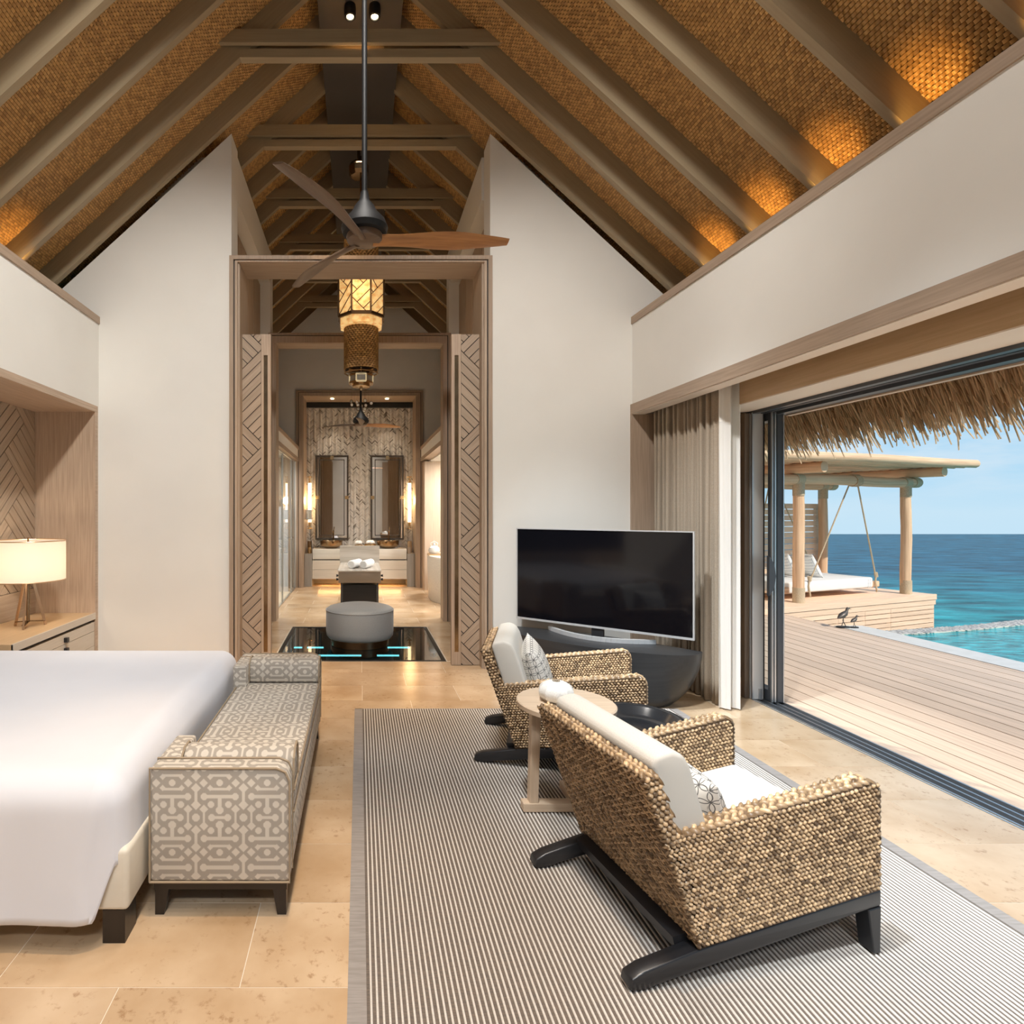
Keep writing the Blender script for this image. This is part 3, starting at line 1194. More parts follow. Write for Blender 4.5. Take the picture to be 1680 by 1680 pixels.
# ---- exterior wall along the deck beyond the doors is broken by the bathroom window
wx = MB()
wx.box(3.0, 3.2, 5.62, 8.6, 0, 3.3)
wx.box(3.0, 3.2, 8.6, 11.0, 2.45, 3.3)
wx.box(3.0, 3.2, 11.0, 12.5, 0, 3.3)
struct('wall_outer', wx, 'wall_paint', 'outer right wall of the bathroom with its window gap', 'wall')
wx = MB()
wx.box(-3.3, -3.2, 5.86, 12.5, 0, 3.4)
wx.box(-3.3, 3.3, 12.3, 12.45, 0, 6.2)
struct('wall_outer_left', wx, 'wall_paint', 'outer left wall of the bathroom', 'wall')

# ---- glass floor over the water
gf = MB()
gf.box(-.885, .885, 5.865, 7.615, -1.0, -.95)
gf.box(-.9, -.885, 5.865, 7.615, -1.0, -.02)
gf.box(.885, .9, 5.865, 7.615, -1.0, -.02)
gf.box(-.9, .9, 5.855, 5.865, -1.0, -.02)
gf.box(-.9, .9, 7.615, 7.625, -1.0, -.02)
wp = struct('floor_pit', gf, 'pit_dark', 'dark pit under the glass floor panel', 'floor')
m = MB()
m.box(-.885, .885, 5.865, 5.905, -.05, 0)
m.box(-.885, .885, 7.575, 7.615, -.05, 0)
m.box(-.885, -.845, 5.905, 7.575, -.05, 0)
m.box(.845, .885, 5.905, 7.575, -.05, 0)
build('steel_rim', m, 'groove_black', wp)
m = MB().box(-.845, .845, 5.905, 7.575, -.03, -.004)
build('glass_pane', m, 'glass_floor', wp)
m = MB()
m.box(-.885, .885, 5.87, 7.61, -.95, -.90)
build('lit_water', m, 'pit_teal', wp)
for x0, x1, y in ((-.56, .02, 6.59), (.20, .455, 6.59), (-.80, -.70, 6.975), (-.64, -.44, 6.975), (.34, .61, 6.975)):  # emissive strips added to draw the cyan streaks under the glass
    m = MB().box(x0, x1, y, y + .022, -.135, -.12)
    build('glow_strip', m, 'glow_cyan', wp)
# ================================================================== BATHROOM
# side beams with their ledges
for nme, s in (('wall_bath_left', -1), ('wall_bath_right', 1)):
    x0, x1 = sorted((s * 1.23, s * 1.36))
    m = MB().box(x0, x1, 8.17, 11.46, 2.60, 2.76)
    b = struct(nme, m, 'wall_paint', 'white beam over the %s' % ('glass shower' if s < 0 else 'bath recess'), 'wall')
    x2, x3 = sorted((s * 1.215, s * 3.2))
    m = MB().box(x2, x3, 8.17, 11.46, 2.76, 2.82)
    build('ledge', m, 'oak_trim', b)
    x2, x3 = sorted((s * 1.22, s * 1.37))
    m = MB().box(x2, x3, 8.17, 11.46, 2.53, 2.60)
    build('lower_rail', m, 'oak_trim', b)
m = MB().box(1.37, 3.0, 8.17, 11.46, 2.5, 2.6)
m.box(-3.2, -1.37, 8.17, 11.46, 2.6, 2.7)
struct('ceiling_recess', m, 'wall_paint', 'white flat ceiling over the bath and the shower', 'ceiling')

# left: glass shower
sh = MB().box(-3.2, -3.15, 8.2, 11.48, 0, 2.6)
sh.box(-3.15, -1.36, 11.42, 11.485, 0, 2.6)
struct('wall_shower', sh, 'shower_tile', 'beige tiled wall inside the glass shower', 'wall')
gs = MB()
for y in (8.2, 9.55, 10.75, 11.3):
    gs.box(-1.305, -1.275, y, y + .03, 0, 2.53)
gs.box(-1.305, -1.275, 8.2, 11.33, 2.50, 2.53)
gs.box(-1.305, -1.275, 8.2, 11.33, 0, .02)
d4 = struct('door_4', gs, 'alu_light', 'glass shower front with slim metal posts', 'door')
for y0, y1 in ((8.23, 9.55), (9.58, 10.75), (10.78, 11.3)):
    m = MB().box(-1.296, -1.284, y0, y1, .02, 2.50)
    build('pane', m, 'pane', d4)
m = MB().box(-1.25, -1.235, 10.50, 10.72, 1.03, 1.05)
m.box(-1.275, -1.235, 10.55, 10.565, 1.03, 1.05)
m.box(-1.275, -1.235, 10.66, 10.675, 1.03, 1.05)
build('pull_bar', m, 'chrome', d4)
m = MB().box(-2.6, -1.36, 10.9, 10.95, 0, 1.62)
sp = struct('wall_screen', m, 'shower_panel', 'pale half height screen inside the shower', 'wall')
m = MB().tube([(-1.75, 11.40, 1.9), (-1.75, 11.30, 1.9), (-1.75, 11.26, 1.86)], .012)
m.lathe([(.0, 1.84), (.06, 1.84), (.06, 1.86), (.0, 1.865)], -1.75, 11.25, 16)
t = build('shower_head', m, 'chrome', None, loc=(-1.75, 11.4, 1.85), smooth=True)
tag(t, 'small chrome shower head on the beige shower wall', 'shower')

# right: bath recess with window
m = MB().box(1.26, 2.1, 11.1, 11.46, 0, 2.5)
struct('wall_recess', m, 'oak_pale', 'pale stone wall behind the bathtub', 'wall')
m = MB()
m.box(2.95, 3.01, 8.6, 8.66, 0, 2.45)
m.box(2.95, 3.01, 10.94, 11.0, 0, 2.45)
m.box(2.95, 3.01, 8.66, 10.94, 2.39, 2.45)
m.box(2.95, 3.01, 8.66, 10.94, 0, .06)
wn = struct('window_1', m, 'alu_dark', 'dark framed bathroom window beside the bathtub', 'window')
m = MB().box(2.975, 2.985, 8.66, 10.94, .06, 2.39)
build('pane', m, 'pane', wn)
m = MB()
m.box(2.08, 2.14, 11.04, 11.10, 0, 2.42)
struct('trim_10', m, 'alu_dark', 'dark upright beside the pale recess wall', 'trim')
# brick garden wall seen past the upright
bk = MB().box(2.14, 2.9, 11.36, 11.46, 0, 2.5)
bw = struct('wall_brick', bk, 'grout', 'pale brick wall behind the bathtub', 'wall')
bp = None
for r in range(16):
    for c in range(3):
        x = 2.15 + .26 * c - (.13 if r % 2 else 0)
        x0, x1 = max(x, 2.142), min(x + .25, 2.9)
        if x1 - x0 < .04:
            continue
        m = MB().box(x0, x1, 11.335, 11.36, .06 + .125 * r, .06 + .125 * r + .115)
        build('brick', m, 'brick_pale', bw)
m = MB()
m.grid(lambda u, v: (2.16 + .72 * u, 11.27 + .012 * math.sin(v * 18), 2.44 - .62 * v - (.03 * abs(math.sin(v * 9)) if v > .75 else 0)), 2, 30)
o = build('roman_blind', m, 'window_blind', None, loc=(2.5, 11.27, 2.2), smooth=True)
o.modifiers.new('s', 'SOLIDIFY').thickness = .02
tag(o, 'white roman blind half lowered before the brick wall', 'blind')

# bathtub: oval drum
tb = thing('bathtub', 'tall oval speckled stone bathtub in the right recess', 'bathtub', (1.82, 9.95, 0))
m = MB().lathe([(.60, 0), (.62, .04), (.64, .74), (.625, .765), (.57, .765), (.55, .70), (.50, .25), (.0, .22)], 1.82, 9.95, 48, 1, 1.35)
build('shell', m, 'terrazzo', tb, smooth=True)
tr = thing('bath_tray', 'dark wooden tray on the bathtub rim', 'tray', (1.30, 10.0, .765))
m = MB().box(1.19, 1.43, 9.9, 10.1, .765, .782)
m.box(1.19, 1.43, 9.9, 9.91, .782, .795)
m.box(1.19, 1.43, 10.09, 10.1, .782, .795)
build('tray_board', m, 'counter_wood', tr)
pt = thing('ceramic_pot', 'white round lidded pot standing on the bath tray', 'pot', (1.30, 10, .782))
m = MB().lathe([(.05, .782), (.085, .81), (.10, .85), (.085, .90), (.04, .93), (0, .935)], 1.30, 10, 24)
build('body', m, 'ceramic', pt, smooth=True)
m = MB().lathe([(.012, .93), (.025, .95), (.018, .975), (0, .985)], 1.30, 10, 12)
m.tube([(1.25, 10, .92), (1.235, 10, .97), (1.30, 10, 1.01), (1.365, 10, .97), (1.35, 10, .92)], .008, 6)
build('lid_knob', m, 'ceramic', pt, smooth=True)
cu = thing('tooth_mug', 'brass cup beside the white pot on the bathtub rim', 'cup', (1.55, 9.2, .765))
m = MB().lathe([(.028, .765), (.034, .86), (.030, .86), (.026, .775), (0, .775)], 1.55, 9.2, 16)
build('cup_body', m, 'brass', cu, smooth=True)

# alcove: mosaic wall
YM = 12.16
m = MB().box(-1.2, 1.2, YM, YM + .12, 0, 3.84)
al = struct('wall_mosaic', m, 'mosaic_back', 'herringbone mosaic wall behind the washbasins', 'wall')
V, F, T = [], [], []
cnt = 0
for poly, g in herringbone(-1.125, 1.125, .55, 3.72, .023, 1, 4, .0035):
    if len(poly) < 3:
        continue
    o = len(V)
    q = poly[:4] if len(poly) >= 4 else poly + [poly[-1]]
    if len(poly) > 4:
        continue
    dz = .004 * random.random()
    V += [(x, YM - .006 - dz, z) for x, z in q] + [(x, YM, z) for x, z in q]
    F += [(o, o + 1, o + 2, o + 3)] + [(o + i, o + 4 + i, o + 4 + (i + 1) % 4, o + (i + 1) % 4) for i in range(4)]
    rr = random.random()
    tn = random.random() * .25 if rr < .78 else (.35 + random.random() * .25 if rr < .95 else .95)
    T += [tn] * 8
build_np('mosaic_tiles', V, F, 'mosaic', al, T)
m = MB().box(-1.125, 1.125, YM - .04, YM - .001, 3.73, 3.834)
struct('trim_11', m, 'groove_black', 'dark shadow strip above the mosaic wall', 'trim')

# vanity, stone shelves
va = thing('vanity', 'floating double vanity with pale stone top and leather drawers', 'vanity', (0, 11.9, .15))
m = MB().box(-.955, .955, 11.62, YM - .022, .555, .765)
build('stone_top', m, 'marble_pale', va, bevel=.006)
m = MB().box(-.94, .94, 11.66, YM - .022, .535, .555)
build('shadow_gap', m, 'groove_black', va)
for x0, x1 in ((-.96, -.003), (.003, .96)):
    for z0, z1 in ((.155, .342), (.346, .535)):
        m = MB().box(x0, x1, 11.62, YM - .022, z0, z1)
        build('drawer', m, 'greige', va, bevel=.004)
m = MB().box(-.85, .85, 11.75, 11.78, .140, .155)
build('glow_strip', m, 'led_warm', va)
for s in (-1, 1):
    sd = 'left' if s < 0 else 'right'
    x0, x1 = sorted((s * .965, s * 1.12))
    m = MB().box(x0, x1, 11.62, YM - .022, 0, .665)
    o = build('stone_shelf', m, 'stone_grey', None, loc=((x0 + x1) / 2, 11.9, 0), bevel=.004)
    tag(o, 'grey stone plinth shelf on the %s of the vanity' % sd, 'shelf', 'stone shelves')
    for k, (r, h, dx, dy) in enumerate(((.045, .24, 0, .08), (.034, .125, -.02 * s, -.12))):
        cx, cy = s * 1.045 + dx, 11.88 + dy
        c = thing('candle_cup', '%s candle pot on the %s stone shelf' % (('tall tan', 'short bright')[k], sd), 'candle', (cx, cy, .665), 'candle pots on the shelves')
        m = MB().lathe([(r, .665), (r, .665 + h), (r * .86, .665 + h), (r * .84, .665 + h - .02), (0, .665 + h - .02)], cx, cy, 20)
        build('holder', m, ('bronze' if s < 0 else 'counter_wood') if k == 0 else ('brass' if s < 0 else 'oak_pale'), c, smooth=True)
    # basin and tap
    bx = s * .585
    ba = thing('basin', 'bronze vessel basin under the %s mirror' % sd, 'basin', (bx, 11.86, .765), 'bronze basins')
    m = MB().lathe([(.12, .765), (.13, .78), (.19, .80), (.225, .84), (.235, .92), (.222, .92), (.21, .85), (.15, .805), (0, .80)], bx, 11.86, 36)
    build('bowl', m, 'bronze', ba, smooth=True)
    tp = thing('tap', 'slim bronze tap behind the %s basin' % sd, 'tap', (bx + .03, 12.08, .765), 'bronze taps')
    m = MB().tube([(bx + .03, 12.1, .765), (bx + .03, 12.1, 1.08), (bx + .03, 12.07, 1.12), (bx + .03, 11.97, 1.10)], .018, 10)
    build('spout', m, 'bronze', tp, smooth=True)
    m = MB().tube([(bx + .03, 12.1, 1.06), (bx + .05, 12.08, 1.20)], .008, 8)
    build('lever', m, 'bronze', tp)
    # mirror
    x0, x1, z0, z1 = s * .585 - .35, s * .585 + .35, .93, 2.71
    mi = thing('mirror', 'tall narrow %s mirror in a dark double frame' % sd, 'mirror', (s * .585, YM - .03, z0), 'vanity mirrors')
    m = MB()
    for a, th, yy in ((0, .035, .06),):
        m.box(x0, x0 + th, YM - yy, YM - .012, z0, z1)
        m.box(x1 - th, x1, YM - yy, YM - .012, z0, z1)
        m.box(x0 + th, x1 - th, YM - yy, YM - .012, z0, z0 + th)
        m.box(x0 + th, x1 - th, YM - yy, YM - .012, z1 - th, z1)
    build('outer_frame', m, 'mirror_edge', mi)
    m = MB()
    i = .085
    m.box(x0 + i, x0 + i + .014, YM - .06, YM - .03, z0 + i, z1 - i)
    m.box(x1 - i - .014, x1 - i, YM - .06, YM - .03, z0 + i, z1 - i)
    m.box(x0 + i, x1 - i, YM - .06, YM - .03, z1 - i - .014, z1 - i)
    m.box(x0 + i, x1 - i, YM - .06, YM - .03, z0 + i, z0 + i + .014)
    build('inner_frame', m, 'mirror_edge', mi)
    m = MB().box(x0 + .034, x1 - .034, YM - .03, YM - .012, z0 + .034, z1 - .034)
    build('glass', m, 'mirror', mi)
    for px, pz in ((x0, (z0 + z1) / 2), (x1 - .075, (z0 + z1) / 2)):
        m = MB().box(px, px + .075, YM - .066, YM - .05, pz - .035, pz + .035)
        build('clip', m, 'brass', mi)
    m = MB().box(s * .585 - .035, s * .585 + .035, YM - .066, YM - .05, z1 - .09, z1 - .01)
    build('clip', m, 'brass', mi)
    # sconce
    sx, sz0, sz1 = s * 1.045, 1.30, 2.12
    sc = thing('wall_sconce', 'brass wall light with a glowing glass tube by the %s mirror' % sd, 'lamp', (sx, YM, 1.7), 'tube sconces')
    m = MB().tube([(sx, 12.03, sz0), (sx, 12.03, sz1)], .034, 16)
    build('tube', m, 'tube_glow', sc, smooth=True)
    for z, d in ((sz1, 1), (sz0, -1)):
        m = MB()
        m.tube([(sx, 12.03, z - .01 * d), (sx, 12.03, z + .09 * d)], .024, 12)
        m.tube([(sx, 12.03, z + .08 * d), (sx, 12.03, z + .15 * d)], .012, 8)
        m.tube([(sx + .05, 12.03, z + .13 * d), (sx - .05, 12.03, z + .13 * d)], .010, 8)
        m.tube([(sx, 12.03, z + .13 * d), (sx, YM, z + .13 * d)], .010, 8)
        build('bracket', m, 'brass', sc, smooth=True)
    lamp('sconce_light', 'POINT', (sx, 11.93, 1.75), 12, (1, .62, .28), shadow_soft_size=.08)
mm = thing('shaving_mirror', 'square chrome shaving mirror below the left tube light', 'mirror', (-1.06, 11.8, 1.45))
m = MB()
m.box(-1.135, -.985, 11.78, 11.80, 1.36, 1.385)
m.box(-1.135, -.985, 11.78, 11.80, 1.535, 1.56)
m.box(-1.135, -1.11, 11.78, 11.80, 1.385, 1.535)
m.box(-1.01, -.985, 11.78, 11.80, 1.385, 1.535)
m.box(-1.07, -1.05, 11.80, YM, 1.45, 1.47)
build('frame', m, 'chrome', mm)
m = MB().box(-1.11, -1.01, 11.785, 11.795, 1.385, 1.535)
build('glass', m, 'mirror', mm)
for k, (x, r, h) in enumerate(((-.02, .085, .075), (.22, .12, .09))):
    c = thing('brass_bowl', '%s brass dish with white cotton on the vanity' % ('smaller left', 'larger right')[k], 'bowl', (x, 11.8, .765), 'brass dishes')
    m = MB().lathe([(r * .85, .765), (r, .78), (r, .765 + h), (r * .9, .765 + h), (r * .85, .79), (0, .79)], x, 11.8, 24)
    build('dish', m, 'brass', c, smooth=True)
    m = MB()
    for q in range(4):
        a = q * 1.7
        m.lathe([(0, .82 + h * .3), (.04, .84 + h * .35), (.045, .86 + h * .4), (0, .90 + h * .5)], x + r * .4 * math.cos(a), 11.8 + r * .4 * math.sin(a), 10)
    build('cotton', m, 'towel', c, smooth=True)

# dressing island with rolled towels
di = thing('dressing_island', 'low taupe dressing island with a grey marble upstand', 'cabinet', (.0, 9.7, 0))
m = MB().box(-.335, .335, 9.05, 10.42, .40, .575)
build('drawer_case', m, 'taupe_leather', di, bevel=.006)
m = MB().box(-.345, .345, 9.03, 10.42, .575, .60)
build('top', m, 'marble', di, bevel=.004)
m = MB().box(-.36, .36, 10.42, 10.46, .40, .905)
build('upstand', m, 'marble', di, bevel=.004)
for x in (-.30, .27):
    for y in (9.08, 10.35):
        m = MB().box(x, x + .03, y, y + .03, 0, .40)
        build('leg', m, 'alu_dark', di)
m = MB().box(-.27, .27, 9.12, 10.36, .03, .36)
build('lower_case', m, 'black_wood', di)
for s in (-1, 1):
    for y, z in ((9.2, .5), (9.2, .44)):
        m = MB().tube([(s * .335, y, z), (s * .375, y, z)], [.012, .022], 10)
        build('knob', m, 'black_wood', di)
for k, (x, y, a) in enumerate(((-.14, 9.42, .35), (.06, 9.40, .35))):
    tw = thing('rolled_towel', '%s rolled white towel on the dressing island' % ('left', 'right')[k], 'towel', (x, y, .60), 'rolled towels')
    m = MB()
    d = Vector((math.sin(a), math.cos(a), 0))
    p0 = Vector((x, y - .12, .668))
    m.tube([p0 + d * .0, p0 + d * .015, p0 + d * .38, p0 + d * .395], [.056, .066, .066, .056], 20)
    build('roll', m, 'towel', tw, smooth=True)
    m = MB()
    sdv = Vector((d.y, -d.x, 0))
    pts = []
    for q in range(46):
        t_ = q / 45
        r_ = .012 + .042 * t_
        pts.append(p0 - d * .002 + sdv * (r_ * math.cos(t_ * 15)) + Vector((0, 0, r_ * math.sin(t_ * 15))))
    m.tube(pts, .0045, 5)
    build('roll_end', m, 'towel', tw, smooth=True)

# second fan and pearl disc chandelier
ch = thing('disc_chandelier', 'hanging cluster of ringed pearl discs behind the far fan', 'chandelier', (.02, 10.9, 5.9))
m = MB().box(-.16, .2, 10.75, 11.05, 6.0, 6.07)
build('ceiling_plate', m, 'bronze', ch)
CP = [(576.5, 659), (577, 664), (585.5, 660), (587, 664), (592.5, 666), (599, 657), (600, 665), (609, 661.5), (588, 671), (598.5, 671),
      (597.5, 674), (581.5, 684), (588, 681), (604.5, 680), (604.5, 683.5), (598.5, 685)]
wires = MB()
for i, (px, py) in enumerate(CP):
    y = 10.9 + (i % 4 - 1.5) * .07
    x, z = (px - 590) / 940 * y, 1.54 + (838 - py) / 940 * y
    a = (i * 1.3) % 1.4 - .7
    n = Vector((math.sin(a), -math.cos(a), 0))
    t_ = Vector((n.y, -n.x, 0))
    m = MB()
    ring = [Vector((x, y, z)) + t_ * (.032 * math.cos(q * PI / 8)) + Vector((0, 0, .032 * math.sin(q * PI / 8))) for q in range(17)]
    m.tube(ring, .006, 6, caps=False)
    r_ = build('disc_ring', m, 'bronze', ch)
    m = MB()
    m.tube([Vector((x, y, z)) - n * .004, Vector((x, y, z)) + n * .004], .030, 16)
    build('disc', m, 'disc_pearl', r_)
    wires.tube([(x, y, z + .03), (x, y, 6.0)], .0012, 4)
build('wires', wires, 'bronze', ch)


def fan(name, label, X, Y, Z, R, angs, tones, rod_top=6.07):
    f = thing(name, label, 'ceiling fan', (X, Y, Z), 'three blade ceiling fans')
    m = MB().tube([(X, Y, Z + .12), (X, Y, rod_top)], .016, 10)
    build('rod', m, 'fan_black', f, smooth=True)
    m = MB().lathe([(0, Z + .27), (.022, Z + .27), (.03, Z + .22), (.055, Z + .19), (.075, Z + .15), (.12, Z + .10), (.135, Z + .06), (.125, Z + .03), (.09, Z + .02)], X, Y, 32)
    build('motor', m, 'fan_black', f, smooth=True)
    m = MB().lathe([(.10, Z + .03), (.105, Z + .01), (.10, Z - .012), (.085, Z - .022), (0, Z - .024)], X, Y, 32)
    build('hub', m, 'fan_wood_dark', f, smooth=True)
    for a, tn in zip(angs, tones):
        d = Vector((math.cos(math.radians(a)), math.sin(math.radians(a)), 0))
        t_ = Vector((-d.y, d.x, 0))
        prof = []
        for i in range(19):
            u = i / 18
            r = .05 + (R - .05) * u
            ch_ = .075 + .075 * math.exp(-((u - .60) / .30) ** 2) - .012 * u if u > .12 else .08
            if u > .93:
                ch_ *= 1 - 2.4 * (u - .93)
            tw = -math.radians(30 - 20 * u)
            off = .02 * math.sin(PI * u) - .02 * u
            th = .034 - .022 * u
            dz = .012 * math.sin(PI * u) - .006
            prof.append((r, ch_, tw, off, th, dz))
        m = MB()
        ns = 12
        vs = []
        for r, c_, tw, off, th, dz in prof:
            for k in range(ns):
                q = 2 * PI * k / ns
                e = math.cos(q) * c_ / 2
                h = math.sin(q) * th / 2
                e2 = e * math.cos(tw) - h * math.sin(tw)
                h2 = e * math.sin(tw) + h * math.cos(tw)
                vs.append(Vector((X, Y, Z + dz + h2)) + d * r + t_ * (e2 + off))
        fs_ = []
        for i in range(len(prof) - 1):
            for k in range(ns):
                fs_.append((i * ns + k, i * ns + (k + 1) % ns, (i + 1) * ns + (k + 1) % ns, (i + 1) * ns + k))
        fs_.append(tuple(range(ns)))
        fs_.append(tuple(range((len(prof) - 1) * ns, len(prof) * ns)))
        m.add(vs, fs_)
        build('blade', m, tn, f, smooth=True, grain=d)
    return f


fan('ceiling_fan', 'large walnut ceiling fan on a black rod over the bedroom', .028, 3.29, 3.10, .83, (3, -117, 126), ('fan_wood_lit', 'fan_wood_dark', 'fan_wood_dark'))
fan('ceiling_fan', 'small distant ceiling fan before the mosaic wall', .02, 9.6, 2.985, .72, (22, 158, 268), ('fan_wood_lit', 'fan_wood_dark', 'fan_wood_dark'))

# pendant of the vestibule: woven sleeve through a capiz drum
PY = 7.05
pd = thing('pendant_lamp', 'long octagonal capiz and woven pendant lamp over the ottoman', 'lamp', (.02, PY, 6.0))
kx = PY / 940


def pz(y): return 1.54 + (838 - y) * kx


ox = (592.5 - 590) * kx
R8 = 36.5 * kx / math.cos(PI / 8)
A8 = PI / 8
m = MB().lathe([(R8 * .985, pz(524)), (R8 * .985, pz(456))], ox, PY, 8, a0=A8)
cz = build('capiz_shade', m, 'capiz', pd)
m = MB()
for z in (pz(524), pz(440)):
    m.lathe([(R8 * .94, z - .018), (R8 * 1.02, z - .018), (R8 * 1.02, z + .018), (R8 * .94, z + .018)], ox, PY, 8, a0=A8)
for k in range(8):
    a = A8 + k * PI / 4
    x, y = ox + R8 * math.cos(a), PY + R8 * math.sin(a)
    m.box(x - .011, x + .011, y - .011, y + .011, pz(524), pz(440))
build('shade_frame', m, 'capiz_frame', pd)
m = MB()
for k in range(8):
    a0, a1 = A8 + k * PI / 4, A8 + (k + 1) * PI / 4
    p0, p1 = Vector((math.cos(a0), math.sin(a0), 0)) * R8, Vector((math.cos(a1), math.sin(a1), 0)) * R8
    wd = (p1 - p0).length
    hh = pz(440) - pz(524)
    nrm = ((p0 + p1) / 2).normalized()
    for poly, g in herringbone(0, wd, 0, hh, .105, 3, 2, .0, ox=.05 * (k % 3), oy=.1 * (k % 2)):
        for i in range(len(poly)):
            a, b = poly[i], poly[(i + 1) % len(poly)]
            if math.hypot(a[0] - b[0], a[1] - b[1]) < .03:
                continue
            A = Vector((ox, PY, pz(524) + a[1])) + p0 + (p1 - p0) * (a[0] / wd) + nrm * .001
            B = Vector((ox, PY, pz(524) + b[1])) + p0 + (p1 - p0) * (b[0] / wd) + nrm * .001
            m.beam(A, B, .007, .007, up=nrm)
build('lead_lines', m, 'capiz_frame', pd)
m = MB()
m.lathe([(R8 * .92, pz(538)), (R8 * .92, pz(526))], ox, PY, 8, a0=A8)
m.lathe([(R8 * .92, pz(538)), (R8 * .80, pz(540))], ox, PY, 8, a0=A8)
build('lower_collar', m, 'capiz', pd)
# woven sleeve as bowed strips
rs = 27.5 * kx
V, F, T = [], [], []
rows = int((pz(395) - pz(608)) / .026)
cols = 30
for r in range(rows):
    z = pz(608) + r * .026
    for c in range(cols):
        a = (c + .5 * (r % 2)) * 2 * PI / cols
        da = 2 * PI / cols * .94
        o = len(V)
        for k, t_ in enumerate((0, .25, .75, 1)):
            rr = rs + (-.006, .007, .007, -.006)[k]
            for e in (.002, .0245):
                V.append((ox + rr * math.cos(a + da * t_), PY + rr * math.sin(a + da * t_), z + e))
        F += [(o + 2 * k, o + 2 * k + 2, o + 2 * k + 3, o + 2 * k + 1) for k in range(3)]
        T += [random.random()] * 8
build_np('woven_sleeve', V, F, 'weave', pd, T)
m = MB().lathe([(rs - .008, pz(608)), (rs - .008, pz(395))], ox, PY, 24)
build('sleeve_core', m, 'roof_back', pd, smooth=True)
m = MB()
for k in range(8):
    a0, a1 = k * PI / 4, (k + 1) * PI / 4
    for z in (pz(607), pz(613)):
        m.beam((ox + rs * math.cos(a0), PY + rs * math.sin(a0), z), (ox + rs * math.cos(a1), PY + rs * math.sin(a1), z), .012, .012)
    m.beam((ox, PY, pz(610)), (ox + rs * math.cos(a0), PY + rs * math.sin(a0), pz(610)), .012, .012)
    b0 = ((a0 + a1) / 2)
    m.beam((ox + rs * math.cos(a0), PY + rs * math.sin(a0), pz(610)), (ox + rs * .55 * math.cos(b0), PY + rs * .55 * math.sin(b0), pz(611)), .01, .01)
    m.beam((ox + rs * math.cos(a1), PY + rs * math.sin(a1), pz(610)), (ox + rs * .55 * math.cos(b0), PY + rs * .55 * math.sin(b0), pz(611)), .01, .01)
build('star_grille', m, 'brass', pd)
m = MB()
r2 = 20.5 * kx
m.lathe([(r2, pz(629)), (r2, pz(617))], ox, PY, 8, a0=A8)
build('lower_drum', m, 'capiz_dim', pd)
m = MB()
for z in (pz(617), pz(629)):
    m.lathe([(r2 * .95, z - .012), (r2 * 1.03, z - .012), (r2 * 1.03, z + .012), (r2 * .95, z + .012)], ox, PY, 8, a0=A8)
for k in range(8):
    a = A8 + k * PI / 4
    x, y = ox + r2 * math.cos(a), PY + r2 * math.sin(a)
    m.box(x - .008, x + .008, y - .008, y + .008, pz(629), pz(617))
m.lathe([(r2 * .7, pz(629)), (r2 * .7, pz(635)), (0, pz(637))], ox, PY, 24)
m.lathe([(.02, pz(637)), (.02, pz(640)), (0, pz(640.5))], ox, PY, 10)
build('drum_frame', m, 'brass', pd)
m = MB().tube([(ox, PY, pz(395)), (ox, PY, 5.90)], .014, 8)
build('stem', m, 'bronze', pd)
zc = 1.54 + 560 * kx
m = MB().lathe([(.10, zc - .09), (.125, zc - .05), (.125, zc + .02), (.10, zc + .07), (.02, zc + .08), (.02, 6.07)], ox - .03, PY, 8, a0=A8)
build('ceiling_canopy', m, 'bronze', pd)
lamp('pendant_light', 'POINT', (ox, PY - .45, pz(490)), 5, (1, .72, .42), shadow_soft_size=.2)
# ================================================================== BEDROOM FURNITURE
# ---- rug: raised pale cords over a dark ground
rx0, rx1, ry0, ry1 = -.038, 2.455, .75, 4.43
rug = thing('striped_rug', 'large finely striped grey and cream rug under the wicker chairs', 'rug', ((rx0 + rx1) / 2, 2.6, 0))
m = MB().box(rx0 + .05, rx1 - .05, ry0, ry1 - .004, 0.0005, .007)
build('rug_ground', m, 'rug_dark', rug, grain=(0, 1, 0))
m = MB()
for x in (rx0, rx1 - .06):
    m.box(x, x + .06, ry0, ry1, .0005, .011)
m.box(rx0, rx1, ry1 - .008, ry1, .0005, .011)
build('rug_border', m, 'rug_border', rug, grain=(0, 1, 0))
NS = 126
pit = (rx1 - rx0 - .13) / NS
prof = [(-.5, .006), (-.36, .0105), (0, .0125), (.36, .0105), (.5, .006)]
V, F = [], []
for i in range(NS):
    xc = rx0 + .065 + pit * (i + .5)
    o = len(V)
    for u, z in prof:
        V += [(xc + u * pit * .42, ry0, z), (xc + u * pit * .42, ry1 - .006, z)]
    F += [(o + 2 * k, o + 2 * k + 2, o + 2 * k + 3, o + 2 * k + 1) for k in range(4)]
build_np('pale_cords', V, F, 'rug_light', rug, smooth=False)

# ---- bed
bed = thing('bed', 'king size bed with a draped white cover and leather base', 'bed', (-2.0, 3.0, 0))
BX, BY0, BY1, BZ = -.835, 1.99, 4.0, .585
m = MB().box(-3.05, -.82, 2.03, 3.98, .118, .34)
build('base', m, 'cream_leather', bed, bevel=.02)
for x, y in ((-.865, 2.09), (-.865, 3.86), (-2.9, 2.09), (-2.9, 3.86)):
    m = MB().box(x - .05, x + .03, y - .05, y + .05, 0, .118)
    build('foot', m, 'dark_wood', bed)
m = MB().box(-3.05, -.86, 2.06, 3.96, .34, BZ - .035)
build('mattress', m, 'white_cloth', bed, bevel=.05)
LB, LA, RR = .42, .20, .11


